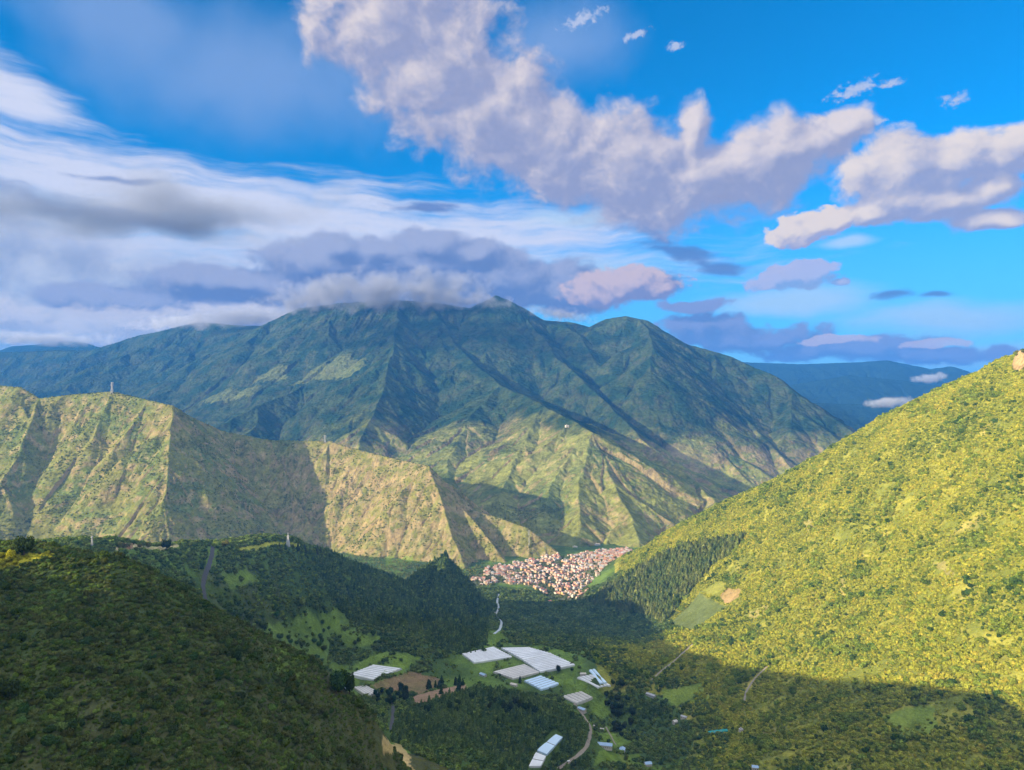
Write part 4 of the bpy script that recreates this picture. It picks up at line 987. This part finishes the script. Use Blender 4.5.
for i in range(-n_, n_):
    for j in range(-n_, n_):
        if (i + 3 * (j // 6)) % 8 == 0 or (j + i // 9) % 5 == 0: continue     # streets
        u, v = i * step + RH.uniform(-4, 4), j * step + RH.uniform(-4, 4)
        x, y = cen[0] + u * ca - v * sa, cen[1] + u * sa + v * ca
        w = np.array([x, y]); nz = 55 * fbm(w[:1], w[1:], 130, 3, off=71)[0]; nq = 55 * fbm(w[:1], w[1:], 130, 3, off=77)[0]
        if not inside(A_TOWN, w[:1] + nz, w[1:] + nq)[0] or inside(A_PLANT, w[:1], w[1:])[0]: continue
        z = float(ground(x, y)[0]); gap = fbm(w[:1], w[1:], 85, 3, off=79)[0]
        if z < 60 and gap > (-0.05 if y < 2330 else -0.20) and RH.random() < (0.6 if y < 2330 else 0.95) and seen(w[:1], w[1:], np.array([z]), 6)[0]: spots.append((x, y, z))
spots.sort(key=lambda s: s[1])
print('town house spots', len(spots))
rest_v, rest_f, rest_m = [], [], []
for k, (x, y, z) in enumerate(spots):
    me, lab, size = RH.choice(HM + HM[:18] + HM[30:39])
    rz = ang0 + 0.5 * math.sin(x / 90) + RH.choice((0, math.pi / 2, math.pi, -math.pi / 2)) + RH.uniform(-.08, .08)
    if k < 300:
        o = new_obj('house', me, None, (x, y, z)); o.rotation_euler = (0, 0, rz)
        sc = RH.uniform(.65, .95) * (1.7 if RH.random() < .06 else 1); o.scale = (sc, RH.uniform(.65, .95) * (1.3 if sc > 1.2 else 1), RH.uniform(.75, 1.05))
        tag(o, lab, 'house', 'houses of the valley town')
    else:
        rest_v.append((me, x, y, z, rz))
if rest_v:
    import bmesh
    mats_all = list(M_WALL.values()) + list(M_ROOF.values()) + [M_DARKGLASS]; idx = {m.name: i for i, m in enumerate(mats_all)}
    vs, fs, mi = [], [], []
    for me, x, y, z, rz in rest_v:
        b = len(vs); c, s_ = math.cos(rz), math.sin(rz)
        vs += [(x + v.co.x * c - v.co.y * s_, y + v.co.x * s_ + v.co.y * c, z + v.co.z) for v in me.vertices]
        for p_ in me.polygons: fs.append(tuple(b + i for i in p_.vertices)); mi.append(idx[me.materials[p_.material_index].name])
    o = mb_obj('distant_houses', vs, fs, mats_all, mi); tag(o, 'the farther houses of the valley town, too small to tell apart', None, None, 'stuff')
p = field_pts((-200, 700, 2100, 3000), 9000, 31, lambda x, y, z: inside(A_TOWN, x, y))
p = p[:2200]
scatter_object('town_greenery', 'small trees between the houses of the valley town', p, sizes(len(p), 2, 4.5, 19), tints(p, [(.05,.08,.025), (.09,.12,.03), (.14,.16,.04)], 60, 3), COARSE, 31)

# farmhouses and sheds one can pick out, each with walls, roof and windows
def farmhouse(px, py, w, d, h, roof, wall, style, rz, label, name='house', cat='house'):
    p = hit(px, py); g = empty(name, tuple(p), rz); tag(g, label, cat)
    a, b, c = house_meshes(w, d, h, roof, wall, style, 0)
    mb_obj('wall', *a, M_WALL[wall], None, g); mb_obj('roof', *b, M_ROOF[roof], None, g)
    for k in range(len(c[1])):
        f = c[1][k]; mb_obj('window', [c[0][i] for i in f], [(0, 1, 2, 3)], M_DARKGLASS, None, g)
    return g
farmhouse(675, 723, 8, 7, 4.5, 'pale', 'white', 'gable', 0.4, 'small white house low on the shaded slope beside a grey-roofed one')
farmhouse(684, 718, 11, 6, 3.5, 'grey', 'white', 'gable', -0.6, 'grey-roofed white house on the shaded slope, just above the small white one')
farmhouse(651, 696, 20, 7, 3.5, 'grey', 'grey', 'gable', -0.75, 'long grey-roofed barn at the foot of the slope across from the farm', 'barn', 'barn')
farmhouse(741, 731, 6, 5, 4, 'pale', 'white', 'flat', 0.3, 'lone tiny white house by the teal netting on the dark slope')
farmhouse(648, 766, 11, 8, 5, 'blue', 'white', 'gable', 0.2, 'white house with a pale blue roof at the very bottom by the stream')
farmhouse(755, 769, 9, 7, 4, 'blue', 'white', 'gable', -0.2, 'pale blue roof poking up from the trees at the bottom edge')
farmhouse(674, 723.5, 4, 3, 2.5, 'pale', 'white', 'flat', 0.2, 'tiny white outhouse below the small white house')
farmhouse(603, 747, 30, 10, 4.5, 'blue', 'white', 'gable', -0.2, 'long house with a pale blue roof beside the valley track')
farmhouse(622, 752, 14, 9, 4.0, 'blue', 'white', 'gable', 1.2, 'pale blue-roofed wing standing at right angles to the long house')
farmhouse(582, 711, 16, 8, 4.5, 'blue', 'white', 'gable', -0.7, 'white farm building with a blue roof where the track begins')
farmhouse(602, 730, 7, 4, 2.6, 'pale', 'white', 'gable', -0.2, 'small white hut between the track and the green paddock')
farmhouse(594, 727, 3.5, 3, 2.6, 'pale', 'white', 'flat', 0.1, 'tiny pale hut beside the bend of the track')
farmhouse(483, 676, 15, 8, 4.0, 'blue', 'grey', 'gable', -0.75, 'grey shed with a bluish roof beside the meadow among the greenhouses', 'shed', 'shed')
farmhouse(514, 686, 14, 8, 4.0, 'pale', 'white', 'gable', -0.5, 'white shed tucked between the pale blue greenhouse and the knoll', 'shed', 'shed')
farmhouse(583, 675, 12, 7, 3.5, 'pale', 'white', 'gable', 0.1, 'small white building by the dark bushes behind the long greenhouse')
farmhouse(567, 427, 22, 14, 12, 'pale', 'white', 'flat', 0.3, 'tiny white building alone on the sunlit mountain spur')
farmhouse(575, 547.5, 20, 12, 5, 'pale', 'white', 'flat', 0.5, 'white building in the mountain shadow above the town')
farmhouse(597, 545, 26, 14, 5, 'pale', 'grey', 'flat', 0.3, 'pale building beyond the town at the shadowed mountain foot')
farmhouse(550, 602, 11, 8, 4, 'red', 'white', 'hip', 0.4, 'red-roofed house standing alone in the shade below the town')
farmhouse(392, 703, 14, 9, 4, 'brown', 'grey', 'gable', 0.2, 'brown-roofed house hidden among dark trees above the small road')
farmhouse(127, 547, 15, 9, 3.6, 'brown', 'peach', 'gable', 0.1, 'low brown house on the sunlit crest of the hill with the road')
# parked van
def van(px, py, rz, label):
    p = hit(px, py); g = empty('parked_van', tuple(p), rz); tag(g, label, 'van')
    prof = [(-2.6,.45),(2.5,.45),(2.6,1.0),(2.1,1.25),(1.5,2.15),(-2.5,2.2),(-2.6,1.2)]; n = len(prof)
    vs = [(a, -.95, b) for a, b in prof] + [(a, .95, b) for a, b in prof]
    fs = [tuple(range(n)), tuple(range(2*n-1, n-1, -1))] + [((i+1) % n, i, n + i, n + (i+1) % n) for i in range(n)]
    mb_obj('body', vs, fs, mat('white_van_paint', (.8,.8,.8), 0.3, 0.5), None, g)
    mb_obj('windscreen', [(2.09,-.8,1.3),(2.09,.8,1.3),(1.56,.8,2.1),(1.56,-.8,2.1)], [(0,1,2,3)], M_DARKGLASS, None, g, (0.03, 0, 0.02))
    for x in (-1.7, 1.7):
        for y in (-.97, .97):
            vs = [(x + .36*math.cos(a), y + s, .36 + .36*math.sin(a)) for s in (-.12, .12) for a in np.linspace(0, 2*math.pi, 14, endpoint=False)]
            fs = [tuple(range(13, -1, -1)), tuple(range(14, 28))] + [(i, (i+1) % 14, 14 + (i+1) % 14, 14 + i) for i in range(14)]
            mb_obj('wheel', vs, fs, mat('tyre_rubber', (.02,.02,.02), 0.9, 0.1), None, g)
van(569, 762, 0.2, 'white van parked on the dirt pull-off beside the valley track')

# --- masts and pylons
def lattice(px, py, h, w, label, name, cat, m=None, arms=True):
    p = hit(px, py + 1); g = empty(name, tuple(p)); tag(g, label, cat)
    vs, fs = [], []; n = 8; r = max(0.12, w * 0.07)
    def q(k, t): s = w * (1 - 0.8 * t) / 2; return (s * (1, -1, -1, 1)[k % 4], s * (1, 1, -1, -1)[k % 4], h * t)
    for k in range(4):
        bar_vf(q(k, -0.06), q(k, 1), r, vs, fs)
        for i in range(n):
            bar_vf(q(k, i / n), q(k + 1, (i + 1) / n), r * .6, vs, fs); bar_vf(q(k + 1, i / n), q(k, (i + 1) / n), r * .6, vs, fs)
    mb_obj('lattice_frame', vs, fs, m or M_FRAME, None, g)
    if arms:
        for t in (.72, .84, .96):
            vs, fs = [], []; L = w * 1.1 * (1.3 - t * .5)
            bar_vf((-L, 0, h * t), (L, 0, h * t), r * .8, vs, fs); bar_vf((-L, 0, h * t), (0, 0, h * (t + .05)), r * .5, vs, fs); bar_vf((L, 0, h * t), (0, 0, h * (t + .05)), r * .5, vs, fs)
            mb_obj('crossarm', vs, fs, m or M_FRAME, None, g)
    else:
        vs, fs = [], []; bar_vf((0, 0, h), (0, 0, h * 1.25), r * .7, vs, fs); mb_obj('antenna', vs, fs, m or M_FRAME, None, g)
        vs, fs = [], []
        for a in (0.3, 1.9, 4.0): box_vf(.3*w*math.cos(a)-.5, .3*w*math.cos(a)+.5, .3*w*math.sin(a)-.5, .3*w*math.sin(a)+.5, h*.86, h*.97, vs, fs)
        mb_obj('panel_antenna', vs, fs, M_TOWER, None, g)
    return g
lattice(112, 392, 52, 9, 'slim grey pylon standing on the highest point of the dry ridge', 'transmission_tower', 'pylon')
lattice(325, 441, 34, 8, 'grey pylon on the flat top of the sunlit cliffs', 'transmission_tower', 'pylon')
lattice(529, 545, 66, 5, 'pale pylon on the low spur right behind the town', 'transmission_tower', 'pylon')
lattice(92, 548, 20, 3.0, 'thin pale mast on the hill crest by the sunlit bushes', 'radio_mast', 'mast', None, False)
lattice(288, 546, 24, 6.5, 'white lattice tower on the crest of the shaded hill', 'lookout_tower', 'tower', M_TOWER, False)

# --- rock on the skyline of the sunlit slope
def crag(px, py, w, h, label):
    p = hit(px, py); rng = np.random.default_rng(9); import bmesh
    bm = bmesh.new(); bmesh.ops.create_icosphere(bm, subdivisions=5, radius=1)
    co = np.array([v.co[:] for v in bm.verts])
    n = fbm(co[:, 0] * 3 + 5, co[:, 1] * 3 + co[:, 2] * 4, 1.0, 4, ridged=True); n2 = fbm(co[:, 0] * 6 + co[:, 2] * 1.3, co[:, 1] * 6, 1.0, 3, off=4)
    for v, a, b in zip(bm.verts, n, n2):
        d = 0.86 + 0.16 * a + 0.08 * b; x, y, z = v.co * d; k = 1.0 if z < 0 else 1 - 0.35 * z
        v.co = (x * w * k, y * w * 1.2 * k, z * h + h * 0.35)
    me = bpy.data.meshes.new('rock_outcrop'); bm.to_mesh(me); bm.free()
    me.polygons.foreach_set('use_smooth', np.ones(len(me.polygons), bool))
    me.materials.append(mottled('tan_rock', (.34,.25,.13), 0.5, 0.08, 0.95, 0.05))
    o = new_obj('rock_outcrop', me, None, p); tag(o, label, 'rock')
    for i in range(9):
        a = rng.uniform(0, 6.28); q = p + np.array([math.cos(a) * w * rng.uniform(.0, .7), math.sin(a) * w * rng.uniform(.0, .7), h * rng.uniform(.9, 1.2)])
        b = new_obj('shrub', CROWNS[i % 4], None, q); b.scale = (4.5,) * 3; b['tint'] = (.13, .14, .035); tag(b, 'yellowish shrub growing on top of the tall rock on the slope skyline', 'shrub', 'shrubs on the skyline rock')
crag(1021, 367, 17, 32, 'tall tan rock standing on the skyline of the sunlit slope')

# --- roads, tracks and the river: strips laid on the land
def strip(name, pts, width, material, label, lift=0.6, n=70):
    q = np.array([hit(*p) for p in pts])[:, :2]
    d = np.r_[0, np.cumsum(np.linalg.norm(np.diff(q, axis=0), axis=1))]; t = np.linspace(0, d[-1], n)
    x = np.interp(t, d, q[:, 0]); y = np.interp(t, d, q[:, 1])
    for _ in range(6): x[1:-1] = (x[:-2] + x[1:-1] * 2 + x[2:]) / 4; y[1:-1] = (y[:-2] + y[1:-1] * 2 + y[2:]) / 4
    tx, ty = np.gradient(x), np.gradient(y); l = np.hypot(tx, ty) + 1e-9; nx, ny = -ty / l, tx / l
    vs, fs = [], []
    wv = width * (1 + 0.12 * np.sin(np.arange(n) * 1.3))
    for i in range(n):
        for k in (-1, -.5, 0, .5, 1):
            X, Y = x[i] + nx[i] * k * wv[i] / 2, y[i] + ny[i] * k * wv[i] / 2
            vs.append((X, Y, float(ground(X, Y)[0]) + lift - 0.15 * abs(k)))
    for i in range(n - 1):
        for k in range(4): fs.append((i*5+k, i*5+k+1, (i+1)*5+k+1, (i+1)*5+k))
    o = mb_obj(name, vs, fs, material); tag(o, label, None, None, 'structure')
strip('river', [(499,594),(497,602),(499,608),(495,615),(502,622),(500,630),(494,634)], 6, M_RIVER, 'white-water river coming down the gorge below the town')
strip('road', [(213,547),(212,556),(209,566),(205,576),(203,585),(204,593),(206,600)], 7, M_ASPH, 'grey road climbing the shaded wooded hill')
strip('road', [(574,704),(584,716),(591,727),(590,738),(587,748),(577,757),(566,764),(558,769)], 5, M_TRACK, 'dirt road winding past the blue-roofed farm buildings')
strip('path', [(606,727),(611,736),(616,745)], 3, M_TRACK, 'short pale path leading to the blue-roofed long house')
strip('road', [(393,706),(393,714),(392,722),(391,730)], 5.5, M_ASPH, 'small grey road running beside the ochre cutting')
strip('path', [(694,643),(684,652),(672,663),(660,672),(652,680)], 3.5, M_TRACK, 'pale track slanting down the shaded foot of the slope')
strip('path', [(770,664),(760,673),(752,682),(746,692),(744,702)], 3.5, M_TRACK, 'pale worn path on the dark lower slope')

# --- air
MISTS = []; CLOUD_D = 0.0042
def mist(px, py, Y, w, h, label, dens=0.012, grain=3.0, ragged=1.6, tilt=-4):
    c = P(px, py, Y); me = bpy.data.meshes.new('mist'); import bmesh
    bm = bmesh.new(); bmesh.ops.create_icosphere(bm, subdivisions=3, radius=1)
    for v in bm.verts: v.co = (v.co.x * w, v.co.y * w * .5, v.co.z * h)
    bm.to_mesh(me); bm.free()
    m = bpy.data.materials.new('mist_air'); m.use_nodes = True; n = NB(m.node_tree); nt = m.node_tree; nt.nodes.clear()
    tco = n.new('ShaderNodeTexCoord').outputs['Object']
    q = n.v('MULTIPLY', tco, (1 / w, 1 / (w * .5), 1 / h)); body_ = n.m('SUBTRACT', 1.0, n.v('LENGTH', q))
    d = n.ss(n.m('MULTIPLY_ADD', n.m('SUBTRACT', n.noise(n.v('ADD', tco, (px * 37.0, 0, 0)), grain / w, 5, 0.6).outputs['Fac'], 0.56), ragged, body_), 0.1, 0.8)
    pv = n.new('ShaderNodeVolumePrincipled'); pv.inputs['Color'].default_value = (.97, .97, .97, 1); n.put(pv.inputs['Density'], n.m('MULTIPLY', d, dens))
    o = n.new('ShaderNodeOutputMaterial'); nt.links.new(pv.outputs[0], o.inputs['Volume'])
    me.materials.append(m); o = new_obj('mist', me, None, c); MISTS.append(o); o.rotation_euler = (0, math.radians(tilt), 0); tag(o, label, None, None, 'stuff'); return pv
for px, py, Y, w, h, tl in [(392,291,7100,1250,270,-1),(320,297,7600,900,230,-8),(465,300,6950,620,130,4),(250,318,8400,1200,150,-3),(560,314,6900,500,90,6)]:  # summit cap cloud, built from the same volumes as the mist
    mist(px, py, Y, w, h, 'grey cap cloud clinging to the crest of the big mountain', 0.006, 5.0, 3.2, tl).inputs['Color'].default_value = (.50, .52, .62, 1)  # grey volume colour carries shade from the cloud above
for px, py, Y, w, h, tl in [(40,338,10800,1500,140,1),(185,322,8950,900,110,-4)]:
    mist(px, py, Y, w, h, 'pale fog lying over the far ridges', 0.004, 5.0, 3.0, tl).inputs['Color'].default_value = (.75, .77, .84, 1)
def shade_cloud():
    c = P(131, 216, 5390); c[2] = 2120
    pv = mist(131, 216, 5390, 2500, 150, 'thin grey cloud drifting in front of the big mountain', CLOUD_D, 4.0, 2.0, 0); pv.inputs['Color'].default_value = (.40, .44, .56, 1)
    o = MISTS[-1]; o.name = 'clouds'; o.location = c
shade_cloud()
mist(888, 402, 9000, 420, 100, 'low white patch of mist in the far blue valley')
mist(930, 378, 12500, 420, 130, 'thin white mist on the crest of the far blue mountains')
def haze_box():
    vs, fs = [], []; box_vf(-42500, 42500, -42500, 42500, -70, 1850, vs, fs)
    m = bpy.data.materials.new('haze_air'); m.use_nodes = True; nt = m.node_tree; nt.nodes.clear()
    pv = nt.nodes.new('ShaderNodeVolumePrincipled'); pv.inputs['Color'].default_value = (*HAZE_COL, 1); pv.inputs['Density'].default_value = HAZE_D; pv.inputs['Anisotropy'].default_value = 0.0
    o = nt.nodes.new('ShaderNodeOutputMaterial'); nt.links.new(pv.outputs[0], o.inputs['Volume'])
    h = mb_obj('haze', vs, fs, m); tag(h, 'blue haze in the air over the whole valley', None, None, 'stuff')
if HAZE_D > 0: haze_box()
